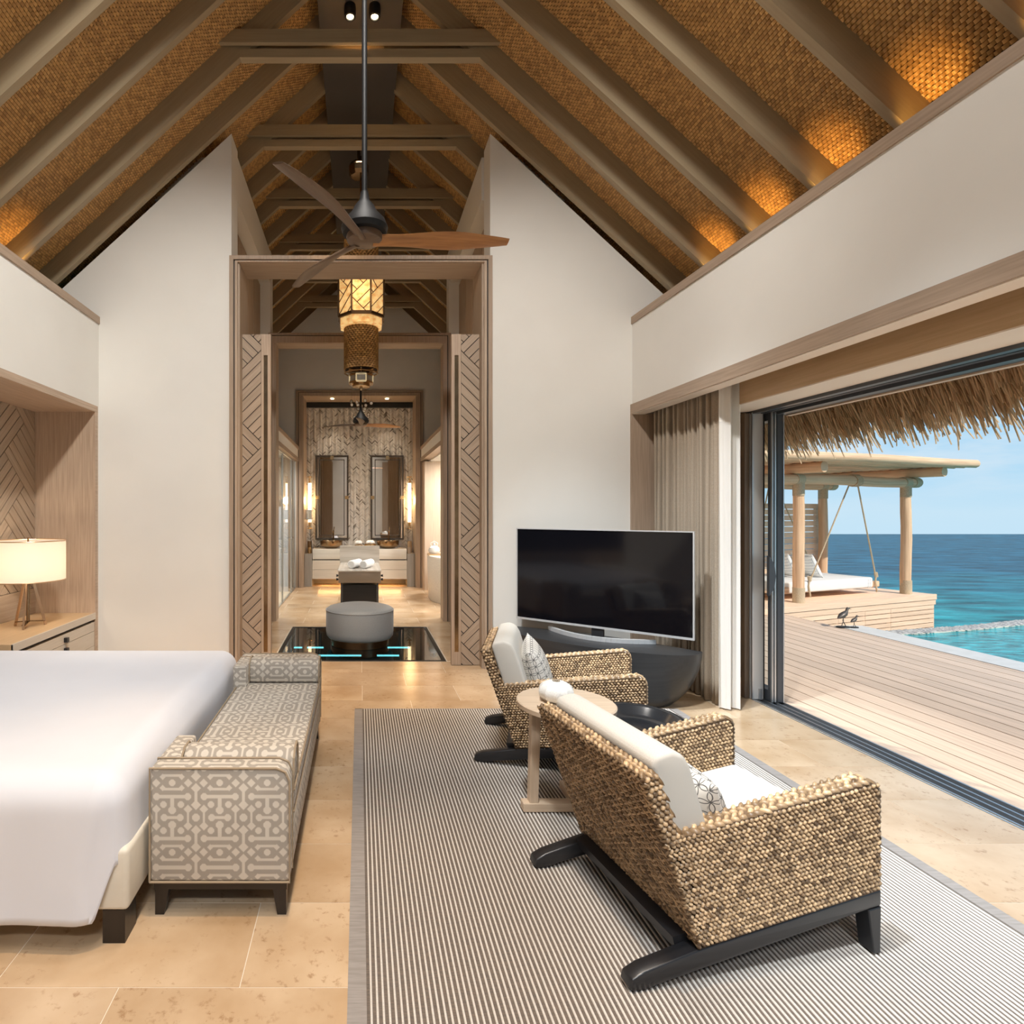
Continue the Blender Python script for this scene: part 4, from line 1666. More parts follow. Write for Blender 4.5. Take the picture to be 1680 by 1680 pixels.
def arc(o):
    """horizontal and vertical travel of cloth that runs o past the rim"""
    q = RR * PI / 2
    if o <= 0:
        return 0.0, 0.0
    if o < q:
        t = o / RR
        return RR * math.sin(t), RR * (1 - math.cos(t))
    return RR + .02 * (o - q), RR + (o - q)


def cover(u, v):
    s_len = (BX - RR + 3.05) + RR * PI / 2 + LA
    t_len = LB + RR * PI + (BY1 - BY0 - 2 * RR) + LB * .8
    S0 = BX - RR + 3.05
    T0 = LB + RR * PI / 2
    T1 = T0 + (BY1 - BY0 - 2 * RR)
    s = u / .8 * S0 if u <= .8 else S0 + (u - .8) / .2 * (s_len - S0)
    t = v / .2 * T0 if v <= .2 else (T0 + (v - .2) / .6 * (T1 - T0) if v <= .8 else T1 + (v - .8) / .2 * (t_len - T1))
    a = max(0, s - S0)
    b = T0 - t if t < T0 else (t - T1 if t > T1 else 0)
    sg = -1 if t < T0 else 1
    x = -3.05 + min(s, S0)
    y = BY0 + RR + min(max(t - T0, 0), T1 - T0)
    r = math.hypot(a, b)
    h, d = arc(r)
    if r > 1e-6:
        x += h * a / r
        y += sg * h * b / r
    z = BZ + .012 * math.sin(2.1 * x + .6) * math.sin(2.4 * y) - d
    z += .022 * math.sin(PI * min(max((y - BY0) / 2, 0), 1)) * (1 if r < .01 else max(0, 1 - r * 6))
    if r > .12:
        k = min(1, (r - .12) / .3)
        fd = min(1, max(0, (BX - RR - x) / .35)) if b > a else min(1, max(0, (y - BY0 - RR) / .3), max(0, (BY1 - RR - y) / .3))
        wob = .012 * k * fd * (math.sin(x * 9 + 1.0) + .6 * math.sin(x * 17)) if b > a else .010 * k * fd * math.sin(y * 8)
        if b > a:
            y += sg * (wob - .01 * k * fd)
            x -= .05 * k * max(0, 1 + (x + .945) * 2) if x > -1.4 else 0
        else:
            x += wob + .005 * fd
    z = max(z, .10)
    return (x, y, z)


def keep(u, v):
    return not (u > .8 and (v < .2 or v > .8))


def corner(sg):
    """the cloth turning round a foot corner, longer on the side than on the foot"""
    q = RR * PI / 2

    def fn(u, v):
        th = v * PI / 2
        k = min(max((math.degrees(th) - 44) / 22, 0), 1)
        k = k * k * (3 - 2 * k)
        L = q + LA + ((LB if sg < 0 else LB * .8) - LA) * k
        r = u * L
        h, dz = arc(r)
        x = BX - RR + h * math.cos(th)
        y = (BY0 + RR - h * math.sin(th)) if sg < 0 else (BY1 - RR + h * math.sin(th))
        z = BZ + .012 * math.sin(2.1 * (BX - RR) + .6) * math.sin(2.4 * (BY0 + RR if sg < 0 else BY1 - RR)) - dz
        z += .022 * math.sin(PI * RR / 2) * max(0, 1 - r * 6)
        if r > .12:
            x -= .05 * k * min(1, (r - .12) / .3)
        return (x, y, max(z, .10))
    return fn


m = MB().grid(cover, 100, 100, keep)
m.grid(corner(-1), 20, 44)
m.grid(corner(1), 20, 30)
o = build('bed_cover', m, 'bed_linen', bed, smooth=True, sharp=80, rec=False)
bm = bmesh.new()
bm.from_mesh(o.data)
bmesh.ops.remove_doubles(bm, verts=bm.verts, dist=.0025)
bmesh.ops.recalc_face_normals(bm, faces=bm.faces)
up_ = sum(f.normal.z for f in bm.faces)
if up_ < 0:
    bmesh.ops.reverse_faces(bm, faces=bm.faces)
for e_ in bm.edges:
    e_.smooth = True
bm.to_mesh(o.data)
bm.free()
md = o.modifiers.new('s', 'SOLIDIFY')
md.thickness = .018
md.offset = -1

# ---- upholstered bench at the foot of the bed
bx0, bx1, by0, by1 = -.795, -.265, 2.17, 3.92
bn = thing('bed_bench', 'upholstered bench in cream and grey fretwork fabric at the bed foot', 'bench', ((bx0 + bx1) / 2, 3.05, 0))
m = MB().box(bx0 + .012, bx1 - .012, by0 + .012, by1 - .012, .098, .134)
build('plinth', m, 'dark_wood', bn)
for x, sx in ((bx0 + .015, 1), (bx1 - .015, -1)):
    for y, sy in ((by0 + .015, 1), (by1 - .015, -1)):
        a, b = sorted((x, x + sx * .052))
        c, d = sorted((y, y + sy * .052))
        a2, b2 = sorted((x, x + sx * .034))
        c2, d2 = sorted((y, y + sy * .034))
        m = MB().add([(a2, c2, 0), (b2, c2, 0), (b2, d2, 0), (a2, d2, 0), (a, c, .10), (b, c, .10), (b, d, .10), (a, d, .10)],
                     [(0, 3, 2, 1), (4, 5, 6, 7), (0, 1, 5, 4), (1, 2, 6, 5), (2, 3, 7, 6), (3, 0, 4, 7)])
        build('leg', m, 'dark_wood', bn)
m = MB().box(bx0 + .02, bx1, by0 + .095, by1 - .095, .134, .345)
build('seat_box', m, 'fret_fabric', bn, bevel=.012)
m = MB().box(bx0 + .02, bx1 + .004, by0 + .1, by1 - .1, .345, .435)
build('seat_cushion', m, 'fret_fabric', bn, bevel=.02)
for y0, y1, sy in ((by0, by0 + .09, 1), (by1 - .09, by1, -1)):
    m = MB()
    zt = .565
    pr = [(bx0, .134), (bx1, .134), (bx1, zt - .05), (bx1 - .015, zt - .015), (bx1 - .05, zt), (bx0, zt)]
    m.prism(pr, 'XZ', y0, y1)
    a, b = (y1, y1 + .24) if sy > 0 else (y0 - .24, y0)
    m.box(bx0, bx0 + .085, a, b, .134, zt)
    build('end_arm', m, 'fret_fabric', bn, bevel=.012)
    for yy in (y0 - .001, y1 + .001):
        m = MB().tube([(px, yy, pz_) for px, pz_ in pr + pr[:1]], .0045, 6)
        build('piping', m, 'piping', bn)
    # bolster
    yc = y1 + .085 if sy > 0 else y0 - .085
    m = MB()
    sec = [(-.075, .005), (-.083, .06), (-.07, .12), (-.03, .148), (.03, .148), (.07, .12), (.083, .06), (.075, .005)]
    m.prism([(yc + q, .435 + z) for q, z in sec], 'YZ', bx0 + .09, bx1 + .002)
    bo = build('bolster', m, 'fret_fabric', bn, bevel=.012)
    for xx in (bx0 + .088, bx1 + .004):
        m = MB().tube([(xx, yc + q, .437 + z) for q, z in sec], .0045, 6)
        build('piping', m, 'piping', bo)
for x in (bx0 + .02, bx1 + .004):
    for z in (.432, .348):
        m = MB().tube([(x, by0 + .1, z), (x, by1 - .1, z)], .0045, 6)
        build('piping', m, 'piping', bn)

# ---- wicker lounge chair (built at the origin, then placed twice)
CHU = .47                                       # local origin: middle of the base


def bead_patch(P00, P10, P11, P01, du, dv, h, out):
    """rows of plump plaited strands on a four-cornered patch; U runs P00->P10, V runs P00->P01"""
    P00, P10, P11, P01 = (np.array(p, dtype=float) for p in (P00, P10, P11, P01))
    nrm = np.cross(P10 - P00, P01 - P00)
    nrm /= np.linalg.norm(nrm)
    lu = max(np.linalg.norm(P10 - P00), np.linalg.norm(P11 - P01))
    lv = max(np.linalg.norm(P01 - P00), np.linalg.norm(P11 - P10))
    nu, nv = max(1, round(lu / du)), max(1, round(lv / dv))
    ii, jj = np.meshgrid(np.arange(nu), np.arange(nv), indexing='ij')
    ii, jj = ii.ravel(), jj.ravel()
    n = len(ii)
    u = (ii + .5 + .3 * np.where(jj % 2, 1, -1) * .8) / nu
    v = (jj + .5) / nv
    u = np.clip(u + NR.normal(0, .06, n) / nu, .3 / nu, 1 - .3 / nu)
    v = v + NR.normal(0, .05, n) / nv
    C = ((1 - u) * (1 - v))[:, None] * P00 + (u * (1 - v))[:, None] * P10 + (u * v)[:, None] * P11 + ((1 - u) * v)[:, None] * P01
    eu = ((1 - v)[:, None] * (P10 - P00) + v[:, None] * (P11 - P01))
    eu /= np.linalg.norm(eu, axis=1)[:, None]
    ev = np.cross(nrm, eu)
    ang = np.where(jj % 2, .55, -.55) + NR.normal(0, .12, n)
    ca, sa = np.cos(ang)[:, None], np.sin(ang)[:, None]
    a = eu * ca + ev * sa
    b = -eu * sa + ev * ca
    ra = lu / nu * .60 * (1 + NR.normal(0, .08, n))
    rb = lv / nv * .50 * (1 + NR.normal(0, .08, n))
    K = 8
    V = np.zeros((n, 2 * K + 1, 3))
    for k in range(K):
        t = 2 * PI * k / K
        V[:, k] = C + a * (ra * math.cos(t))[:, None] + b * (rb * math.sin(t))[:, None] - nrm * .002
        V[:, K + k] = C + a * (ra * .62 * math.cos(t))[:, None] + b * (rb * .62 * math.sin(t))[:, None] + nrm * (h * .8)
    V[:, 2 * K] = C + nrm * h
    base = (np.arange(n) * (2 * K + 1))[:, None]
    F = []
    for k in range(K):
        k2 = (k + 1) % K
        F += [base + np.array([[k, k2, K + k2]]), base + np.array([[k, K + k2, K + k]]), base + np.array([[K + k, K + k2, 2 * K]])]
    F = np.concatenate(F)
    o = out['n']
    out['V'].append(V.reshape(-1, 3))
    out['F'].append(F + o)
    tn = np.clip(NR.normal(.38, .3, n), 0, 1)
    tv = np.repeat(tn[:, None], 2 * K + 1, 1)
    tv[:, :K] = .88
    out['T'].append(tv.ravel())
    out['n'] = o + n * (2 * K + 1)


def make_chair():
    ch = thing('wicker_armchair', '', 'armchair', (0, 0, 0), 'wicker lounge chairs')
    W = .70
    u0 = CHU

    def P(u, lat, z): return (u - u0, lat - W / 2, z)
    # shell
    A = [(.24, .105), (.945, .216), (.945, .545), (.935, .575), (.905, .592), (.13, .467), (.113, .445)]
    m = MB()
    for l0, l1 in ((.006, .072), (W - .072, W - .006)):
        m.prism([(u - u0, z) for u, z in A], 'XZ', l0 - W / 2, l1 - W / 2)
    m.prism([(u - u0, z) for u, z in ((.245, .107), (.036, .672), (.084, .684), (.30, .116))], 'XZ', .006 - W / 2, W - .006 - W / 2)
    m.prism([(u - u0, z) for u, z in ((.26, .112), (.94, .218), (.94, .258), (.25, .15))], 'XZ', .07 - W / 2, W - .07 - W / 2)
    build('shell', m, 'rattan_core', ch)
    out = dict(V=[], F=[], T=[], n=0)
    du, dv, h = .0182, .0146, .007
    # outer sides, inner sides
    for lat, fl in ((.006, 1), (W - .006, -1)):
        c = [P(.234, lat, .108), P(.945, lat, .222), P(.937, lat, .588), P(.112, lat, .464)]
        if fl < 0:
            c = [c[1], c[0], c[3], c[2]]
        bead_patch(*c, du, dv, h, out)
    for lat, fl in ((.072, -1), (W - .072, 1)):
        c = [P(.30, lat, .18), P(.943, lat, .26), P(.935, lat, .585), P(.2, lat, .468)]
        if fl < 0:
            c = [c[1], c[0], c[3], c[2]]
        bead_patch(*c, du, dv, h, out)
    for l0 in (0.004, W - .076):
        l1 = l0 + .072
        bead_patch(P(.13, l0, .468), P(.905, l0, .592), P(.905, l1, .592), P(.13, l1, .468), .030, .018, .0095, out)
        bead_patch(P(.905, l0, .593), P(.935, l0, .576), P(.935, l1, .576), P(.905, l1, .593), .030, .018, .0095, out)
        bead_patch(P(.935, l0, .576), P(.946, l0, .545), P(.946, l1, .545), P(.935, l1, .576), .030, .018, .0095, out)
        bead_patch(P(.946, l0, .545), P(.946, l0, .222), P(.946, l1, .222), P(.946, l1, .545), du, .018, h, out)
    # back: outer face, top edge, slanting ends
    bead_patch(P(.240, W + .003, .107), P(.240, -.003, .107), P(.032, -.003, .675), P(.032, W + .003, .675), .034, .0108, .006, out)
    out['T'][-1] = np.clip(out['T'][-1] * .8 + .3, 0, 1)  # outer back toned darker, for the weaker light falling on it
    bead_patch(P(.035, W - .004, .675), P(.035, .004, .675), P(.085, .004, .685), P(.085, W - .004, .685), .026, .017, .009, out)
    for lat, fl in ((.004, 1), (W - .004, -1)):
        c = [P(.117, lat, .44), P(.172, lat, .46), P(.085, lat, .685), P(.035, lat, .675)]
        if fl < 0:
            c = [c[1], c[0], c[3], c[2]]
        bead_patch(*c, .018, .018, h, out)
    bead_patch(P(.088, .004, .684), P(.088, W - .004, .684), P(.30, W - .004, .15), P(.30, .004, .15), .05, .03, h, out)
    bead_patch(P(.945, .07, .222), P(.945, W - .07, .222), P(.945, W - .07, .258), P(.945, .07, .258), du, dv, h, out)
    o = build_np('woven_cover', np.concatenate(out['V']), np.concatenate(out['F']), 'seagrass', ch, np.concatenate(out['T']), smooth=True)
    # black sled frame
    rail = [(-.012, .010), (0, 0), (.05, 0), (.12, .016), (.90, .156), (.948, .163), (.948, .218), (.24, .103), (.04, .058), (-.004, .038)]
    for l0 in (.004, W - .058):
        m = MB().prism([(u - u0, z) for u, z in rail], 'XZ', l0 - W / 2, l0 + .054 - W / 2)
        build('side_rail', m, 'black_wood', ch, bevel=.006)
        m = MB().prism([(u - u0, z) for u, z in ((.895, .153), (.948, .16), (.945, 0), (.917, 0))], 'XZ', l0 - W / 2, l0 + .054 - W / 2)
        build('front_leg', m, 'black_wood', ch, bevel=.004)
    m = MB().prism([(u - u0, z) for u, z in ((.19, .075), (.25, .085), (.24, .125), (.18, .115))], 'XZ', .055 - W / 2, W - .055 - W / 2)
    build('cross_bar', m, 'black_wood', ch)
    # cushions
    m = MB().prism([(u - u0, z) for u, z in ((.27, .17), (.935, .262), (.945, .40), (.24, .30))], 'XZ', .078 - W / 2, W - .078 - W / 2)
    build('seat_cushion', m, 'cushion_cream', ch, bevel=.035, grain=(0, 1, 0))
    m = MB().prism([(u - u0, z) for u, z in ((.205, .33), (.092, .69), (.100, .722), (.165, .738), (.21, .722), (.235, .68), (.345, .33))], 'XZ', .035 - W / 2, W - .035 - W / 2)
    build('back_cushion', m, 'cushion_cream', ch, bevel=.026, grain=(0, 1, 0))
    return ch


def pillow_mesh(name, mt, S=.42, T=.17):
    n = 22
    V, F = [], []
    for sd in (1, -1):
        o = len(V)
        for j in range(n + 1):
            for i in range(n + 1):
                u, v = i / n * 2 - 1, j / n * 2 - 1
                pin = 1 - .05 * (1 - u * u) * abs(v) ** 2
                pin2 = 1 - .05 * (1 - v * v) * abs(u) ** 2
                t = max(0, (1 - abs(u) ** 2.6) * (1 - abs(v) ** 2.6)) ** .55
                V.append((S / 2 * u * pin2, S / 2 * v * pin, sd * (T / 2 * t + .002)))
        for j in range(n):
            for i in range(n):
                a = o + j * (n + 1) + i
                q = (a, a + 1, a + n + 2, a + n + 1)
                F.append(q if sd > 0 else q[::-1])
    k = (n + 1) ** 2
    rim = [i for i in range(n + 1)] + [j * (n + 1) + n for j in range(1, n + 1)] + [n * (n + 1) + i for i in range(n - 1, -1, -1)] + [j * (n + 1) for j in range(n - 1, 0, -1)]
    for a, b in zip(rim, rim[1:] + rim[:1]):
        F.append((a, a + k, b + k, b))
    mb = MB().add(V, F)
    o = build(name, mb, mt, None, loc=(0, 0, 0), smooth=True, sharp=70)
    return o


chairA = make_chair()
chairB = copy_tree(chairA)


def place(o, foot, rot, lat=.0, uu=.0):
    """put the near rear foot of a chair at a floor point"""
    a = math.radians(rot)
    f = Vector((math.cos(a), math.sin(a), 0))
    l = Vector((-f.y, f.x, 0))
    o.location = Vector((foot[0], foot[1], .0135)) + f * CHU + l * .35
    o.rotation_euler = (0, 0, a)
    return f, l


PA = (.868, 1.812)
PB = (.705, 3.488)
fa, la = place(chairA, PA, 9.8)
fb, lb = place(chairB, PB, -17.8)
chairA['label'] = 'nearer wicker lounge chair with cream cushions and black sled legs'
chairB['label'] = 'farther wicker lounge chair beside the television cabinet'
for (foot, f, l, lat, uu, lab, tilt) in ((PA, fa, la, .27, .395, 'ring patterned scatter cushion in the nearer wicker chair', 4),
                                        (PB, fb, lb, .36, .355, 'ring patterned scatter cushion in the farther wicker chair', 5)):
    p = pillow_mesh('scatter_cushion', 'ring_fabric')
    tag(p, lab, 'cushion', 'ring pattern cushions')
    c = Vector((foot[0], foot[1], 0)) + f * uu + l * lat + Vector((0, 0, .43 if f is fa else .485))
    up = (Vector((0, 0, 1)) * .955 - f * .29).normalized()
    nrm = (f * .955 + Vector((0, 0, 1)) * .29).normalized()
    xa = up.cross(nrm)
    R_ = Matrix((xa, up, nrm)).transposed()
    R_ = R_ @ Matrix.Rotation(math.radians(tilt), 3, 'Z')
    p.matrix_world = Matrix.Translation(c) @ R_.to_4x4()

# ---- side table with the sea urchin shell
st = thing('side_table', 'round pale oak side table between the wicker chairs', 'side table', (1.06, 2.95, .0135))
m = MB().lathe([(.228, .525), (.243, .533), (.245, .555), (.239, .56), (0, .56)], 1.06, 2.95, 56)
m.f.append(tuple(range(55, -1, -1)))
m.m.append(0)
build('table_top', m, 'table_wood', st, smooth=True)
m = MB().beam((.885, 2.93, .05), (.905, 2.955, .53), .045, .05, up=(0, 1, 0), w2=.05, h2=.05)
build('leg', m, 'table_wood', st, bevel=.004)
m = MB()
m.beam((.83, 2.93, .035), (1.20, 2.93, .035), .06, .044)
build('base_bar', m, 'table_wood', st, bevel=.004)
m = MB()
m.beam((1.13, 2.72, .035), (1.13, 3.16, .035), .06, .042)
build('cross_bar', m, 'table_wood', st, bevel=.004)
m = MB().beam((.87, 2.95, .516), (1.2, 2.95, .516), .05, .024)
build('top_batten', m, 'table_wood', st)
ur = thing('sea_urchin_shell', 'white ribbed sea urchin shell on the round side table', 'shell', (1.012, 2.95, .56))
m = MB()
nu, nv = 80, 16
vs, fs_ = [], []
for j in range(nv + 1):
    t = j / nv
    ph = -PI / 2 * .86 + t * PI * .90
    for i in range(nu):
        a = 2 * PI * i / nu
        k = 1 + .035 * math.cos(10 * a) + .012 * math.cos(40 * a)
        r = .086 * math.cos(ph) ** .85 * k
        vs.append((1.012 + r * math.cos(a), 2.95 + r * math.sin(a), .562 + .048 + .055 * math.sin(ph)))
for j in range(nv):
    for i in range(nu):
        fs_.append((j * nu + i, j * nu + (i + 1) % nu, (j + 1) * nu + (i + 1) % nu, (j + 1) * nu + i))
fs_.append(tuple(range(nu - 1, -1, -1)))
m.add(vs, fs_)
build('test', m, 'shell_white', ur, smooth=True)
m = MB().lathe([(.014, .661), (.020, .668), (.016, .6685), (.012, .655), (0, .654)], 1.012, 2.95, 14)
build('crown', m, 'piping', ur, smooth=True)
m = MB()
for a in range(40):
    aa = 2 * PI * a / 40
    for j in range(9):
        ph = -.7 + j * .24
        r = .083 * math.cos(ph) ** .85 * (1 + .035 * math.cos(10 * aa) + .012)
        c = Vector((1.012 + r * math.cos(aa), 2.95 + r * math.sin(aa), .610 + .055 * math.sin(ph)))
        s = .0026
        m.add([c + Vector(d) * s for d in ((1, 0, 0), (0, 1, 0), (-1, 0, 0), (0, -1, 0), (0, 0, 1), (0, 0, -1))],
              [(0, 1, 4), (1, 2, 4), (2, 3, 4), (3, 0, 4), (1, 0, 5), (2, 1, 5), (3, 2, 5), (0, 3, 5)])
build('nubs', m, 'shell_white', ur, kind='stuff')

# ---- black bowl table
bt = thing('bowl_table', 'black lacquered drum table with a hollowed top', 'coffee table', (1.40, 2.90, .0135))
m = MB().lathe([(.13, .0135), (.16, .03), (.19, .18), (.225, .40), (.236, .47), (.234, .492), (.22, .50), (.20, .492), (.175, .455), (.12, .44), (.11, .445), (0, .442)], 1.40, 2.90, 56)
build('drum', m, 'bowl_black', bt, smooth=True, sharp=60)

# ---- television cabinet and television
CC = Vector((2.045, 4.955, 0))
cu_ = Vector((1.133, -.937, 0)).normalized()
cn = Vector((-cu_.y, cu_.x, 0))            # points to the back corner
cn = cn if cn.y > 0 else -cn
tc_ = thing('tv_cabinet', 'black half moon cabinet carrying the television', 'cabinet', tuple(CC))
m = MB()
HZ = .445
ring = []
nseg = 40
outline = []
for i in range(nseg + 1):
    a = PI * i / nseg
    outline.append((math.cos(a) * .80, -math.sin(a) ** .8 * .40))
for i in range(1, 8):
    outline.append((-.80 + 1.6 * i / 8, .0 + .12 * math.sin(PI * i / 8)))
levels = [(0, .735), (.05, .80), (.12, .87), (.20, .925), (.30, .97), (.40, .995), (HZ, 1.0)]
vs, fs_ = [], []
no = len(outline)
for z, s in levels:
    for u, v in outline:
        p = CC + cu_ * (u * s) + cn * (v * (.5 + .5 * s) if v < 0 else v) + Vector((0, 0, z))
        vs.append(p)
for j in range(len(levels) - 1):
    for i in range(no):
        fs_.append((j * no + i, j * no + (i + 1) % no, (j + 1) * no + (i + 1) % no, (j + 1) * no + i))
fs_.append(tuple(range(no)))
fs_.append(tuple(range((len(levels) - 1) * no, len(levels) * no)))
m.add(vs, fs_)
build('carcass', m, 'cabinet_black', tc_, smooth=True, grain=cu_, sharp=45)

TL, TR = Vector((1.487, 5.42, 0)), Vector((2.62, 4.48, 0))
td = (TR - TL).normalized()
tn = Vector((td.y, -td.x, 0))
tn = tn if tn.y < 0 else -tn
TC = (TL + TR) / 2
HWt = (TR - TL).length / 2
tv = thing('television', 'large flat television with a silver rim and curved foot', 'television', (TC.x, TC.y, HZ))


def tbox(mb, a0, a1, n0, n1, z0, z1):
    vs = [TC + td * a + tn * n + Vector((0, 0, z)) for z in (z0, z1) for n in (n0, n1) for a in (a0, a1)]
    return mb.add(vs, [(0, 2, 3, 1), (4, 5, 7, 6), (0, 1, 5, 4), (2, 6, 7, 3), (0, 4, 6, 2), (1, 3, 7, 5)])


zb, zt = .525, 1.378
m = MB()
tbox(m, -HWt, -HWt + .011, -.02, .012, zb, zt)
tbox(m, HWt - .011, HWt, -.02, .012, zb, zt)
tbox(m, -HWt + .011, HWt - .011, -.02, .012, zb, zb + .018)
tbox(m, -HWt + .011, HWt - .011, -.02, .012, zt - .009, zt)
build('rim', m, 'tv_bezel', tv)
m = tbox(MB(), -HWt + .011, HWt - .011, -.018, .006, zb + .018, zt - .009)
build('screen', m, 'tv_screen', tv)
m = tbox(MB(), -.45, .45, -.06, -.02, .62, 1.15)
build('back_housing', m, 'tv_back', tv)
m = tbox(MB(), -.05, .05, -.03, 0, HZ + .01, zb + .03)
build('neck', m, 'tv_back', tv)
m = MB()
pr = []
for i in range(25):
    u = -1 + i / 12
    pr.append(TC + td * (u * .44) + tn * (-.06 + .20 * (1 - u * u)) + Vector((0, 0, HZ + .018)))
for a, b in zip(pr[:-1], pr[1:]):
    m.beam(a, b, .035, .034)
build('curved_foot', m, 'tv_bezel', tv)

# ---- curtains
def curtain(name, mt, label, y0, y1, xc, amp, folds, z0, z1, th):
    def fn(u, v):
        y = y0 + (y1 - y0) * u
        k = .7 + .3 * math.sin(u * 7.3)
        ph = 2 * PI * folds * (u + .015 * math.sin(u * 9))
        a_ = amp * k * (1 - .15 * v)
        x = xc + a_ * math.sin(ph) + .008 * math.sin(u * 31 + v * 3)
        y += .3 * a_ * math.sin(2 * ph + .5)
        return (x, y, z0 + (z1 - z0) * v)
    m = MB().grid(fn, int(folds * 14), 14)
    o = build(name, m, mt, None, loc=(xc, (y0 + y1) / 2, z0), smooth=True, sharp=120, rec=False)
    if th:
        o.modifiers.new('s', 'SOLIDIFY').thickness = th
    return tag(o, label, 'curtain')


curtain('linen_curtain', 'curtain_linen', 'pleated beige linen curtain drawn into the recess', 5.50, 4.62, 2.835, .040, 12, .012, 2.86, .004)
curtain('linen_edge', 'curtain_linen', 'flat leading edge of the beige curtain', 4.66, 4.44, 2.825, .012, 1.5, .012, 2.86, .004)
def sheer(u, v):
    x = 2.79 + .14 * u
    y = 4.425 + .03 * math.sin(u * 11 + .5) + .02 * u + .012 * math.sin(u * 23 + 2 * v)
    return (x, y, .012 + 2.848 * v)


m = MB().grid(sheer, 40, 10)
m.grid(lambda u, v: (2.93 - .04 * u + .012 * math.sin(u * 20), 4.45 + .16 * u, .012 + 2.848 * v), 24, 10)
o = build('sheer_curtain', m, 'sheer', None, loc=(2.87, 4.45, .012), smooth=True, sharp=120, rec=False)
tag(o, 'white sheer curtain hanging beside the linen curtain', 'curtain')

# ---- bedside counter and lamp
cnt_ = thing('bedside_counter', 'long oak counter with pale drawers in the bed niche', 'counter', (-2.83, 4.85, 0))
m = MB().box(-3.11, -2.535, 4.19, 5.50, .505, .56)
build('worktop', m, 'counter_wood', cnt_, bevel=.002)
m = MB().box(-2.548, -2.533, 4.19, 5.50, .503, .562)
build('front_edge', m, 'greige', cnt_)
m = MB().box(-3.1, -2.575, 4.22, 5.495, .02, .505)
build('carcass', m, 'dark_wood', cnt_)
for z0, z1 in ((.39, .475), (.25, .386), (.02, .246)):
    m = MB().box(-2.575, -2.545, 4.2, 5.497, z0, z1)
    dr = build('drawer', m, 'greige', cnt_)
    m = MB().box(-2.545, -2.515, 4.93, 4.965, z1 - .07, z1 - .03)
    build('pull', m, 'black_wood', dr)
lx, ly, lz = -2.80, 4.84, .56
tl = thing('table_lamp', 'tripod table lamp with a wide cream drum shade', 'lamp', (lx, ly, lz))
m = MB()
for k in range(3):
    a = math.radians(-75 + 120 * k)
    f = (lx + .135 * math.cos(a), ly + .135 * math.sin(a), lz)
    t_ = (lx + .03 * math.cos(a), ly + .03 * math.sin(a), .98)
    m2 = MB().beam(f, t_, .020, .012, up=(math.cos(a + PI / 2), math.sin(a + PI / 2), 0))
    build('leg', m2, 'brass_lamp', tl)
    m.beam((lx, ly, lz + .05), (lx + .125 * math.cos(a), ly + .125 * math.sin(a), lz + .035), .03, .006)
build('spreader', m, 'bronze', tl)
m = MB().tube([(lx, ly, lz + .04), (lx, ly, 1.26)], .014, 10)
m.tube([(lx, ly, 1.26), (lx, ly, 1.315)], .007, 8)
build('stem', m, 'bronze', tl, smooth=True)
m = MB().lathe([(.285, .955), (.285, 1.29)], lx, ly, 64)
m.f, m.m = m.f[:64], m.m[:64]
o = build('shade', m, 'lamp_linen', tl, smooth=True, rec=False)
m = MB()
for z in (.957, 1.288):
    m.tube([(lx + .285 * math.cos(a * PI / 32), ly + .285 * math.sin(a * PI / 32), z) for a in range(65)], .004, 6, caps=False)
for k in range(3):
    a = 2 * PI * k / 3
    m.tube([(lx, ly, 1.27), (lx + .285 * math.cos(a), ly + .285 * math.sin(a), 1.28)], .003, 6)
build('shade_ring', m, 'brass_lamp', tl)
lamp('bedside_bulb', 'POINT', (lx, ly, 1.12), 6.5, (1, .80, .58), shadow_soft_size=.05)

# ---- ottoman
ot = thing('ottoman', 'round grey satin ottoman on a bronze plinth over the glass floor', 'ottoman', (0.002, 6.66, 0))
m = MB().lathe([(.335, 0), (.335, .085), (0, .085)], 0.002, 6.66, 56)
build('plinth', m, 'bronze', ot, smooth=True)
m = MB().lathe([(.30, .085), (.365, .085), (.385, .11), (.392, .16), (.392, .385), (.388, .402), (.36, .425), (.28, .445), (.15, .456), (0, .46)], 0.002, 6.66, 64)
build('drum', m, 'ottoman_cloth', ot, smooth=True, sharp=70)
m = MB().tube([(0.002 + .391 * math.cos(a * PI / 36), 6.66 + .391 * math.sin(a * PI / 36), .398) for a in range(73)], .006, 6, caps=False)
build('piping', m, 'ottoman_cloth', ot)

# ---- downlights of the ridge
for i, (x, y) in enumerate(((-.085, 5.14), (.135, 5.14), (-.10, 1.75))):
    if y > 4:
        d = thing('downlight', '%s of the two small downlights on the dark ridge' % ('left' if x < 0 else 'right'), 'downlight', (x, y, 6.07), 'ridge downlights')
        m = MB().lathe([(.05, 6.07), (.055, 6.03), (.05, 5.97), (.036, 5.965), (.034, 5.99), (0, 5.99)], x, y, 20)
        build('can', m, 'fan_black', d, smooth=True)
        m = MB().lathe([(.030, 5.985), (.030, 5.972), (0, 5.968)], x, y, 16)
        build('lens', m, 'lens_glow', d)
    lamp('ridge_spot', 'SPOT', (x, y, 5.955), 420, (1, .66, .34), (-.10 - x * .5, -.11, -1), spot_size=math.radians(46), spot_blend=.7, shadow_soft_size=.05)
# uplights tucked behind the timber ledges, one in each bay
for k in range(-6, 0):
    y = 4.98 + .605 * k + .36
    lamp('ledge_uplight', 'SPOT', (2.93, y + .16, 3.50), 9, (1, .55, .14), (.32, -.1, 1), spot_size=math.radians(62), spot_blend=.9, shadow_soft_size=.015)
    lamp('ledge_uplight', 'SPOT', (-2.83, y + .16, 3.50), 9, (1, .55, .14), (-.32, -.1, 1), spot_size=math.radians(62), spot_blend=.9, shadow_soft_size=.015)
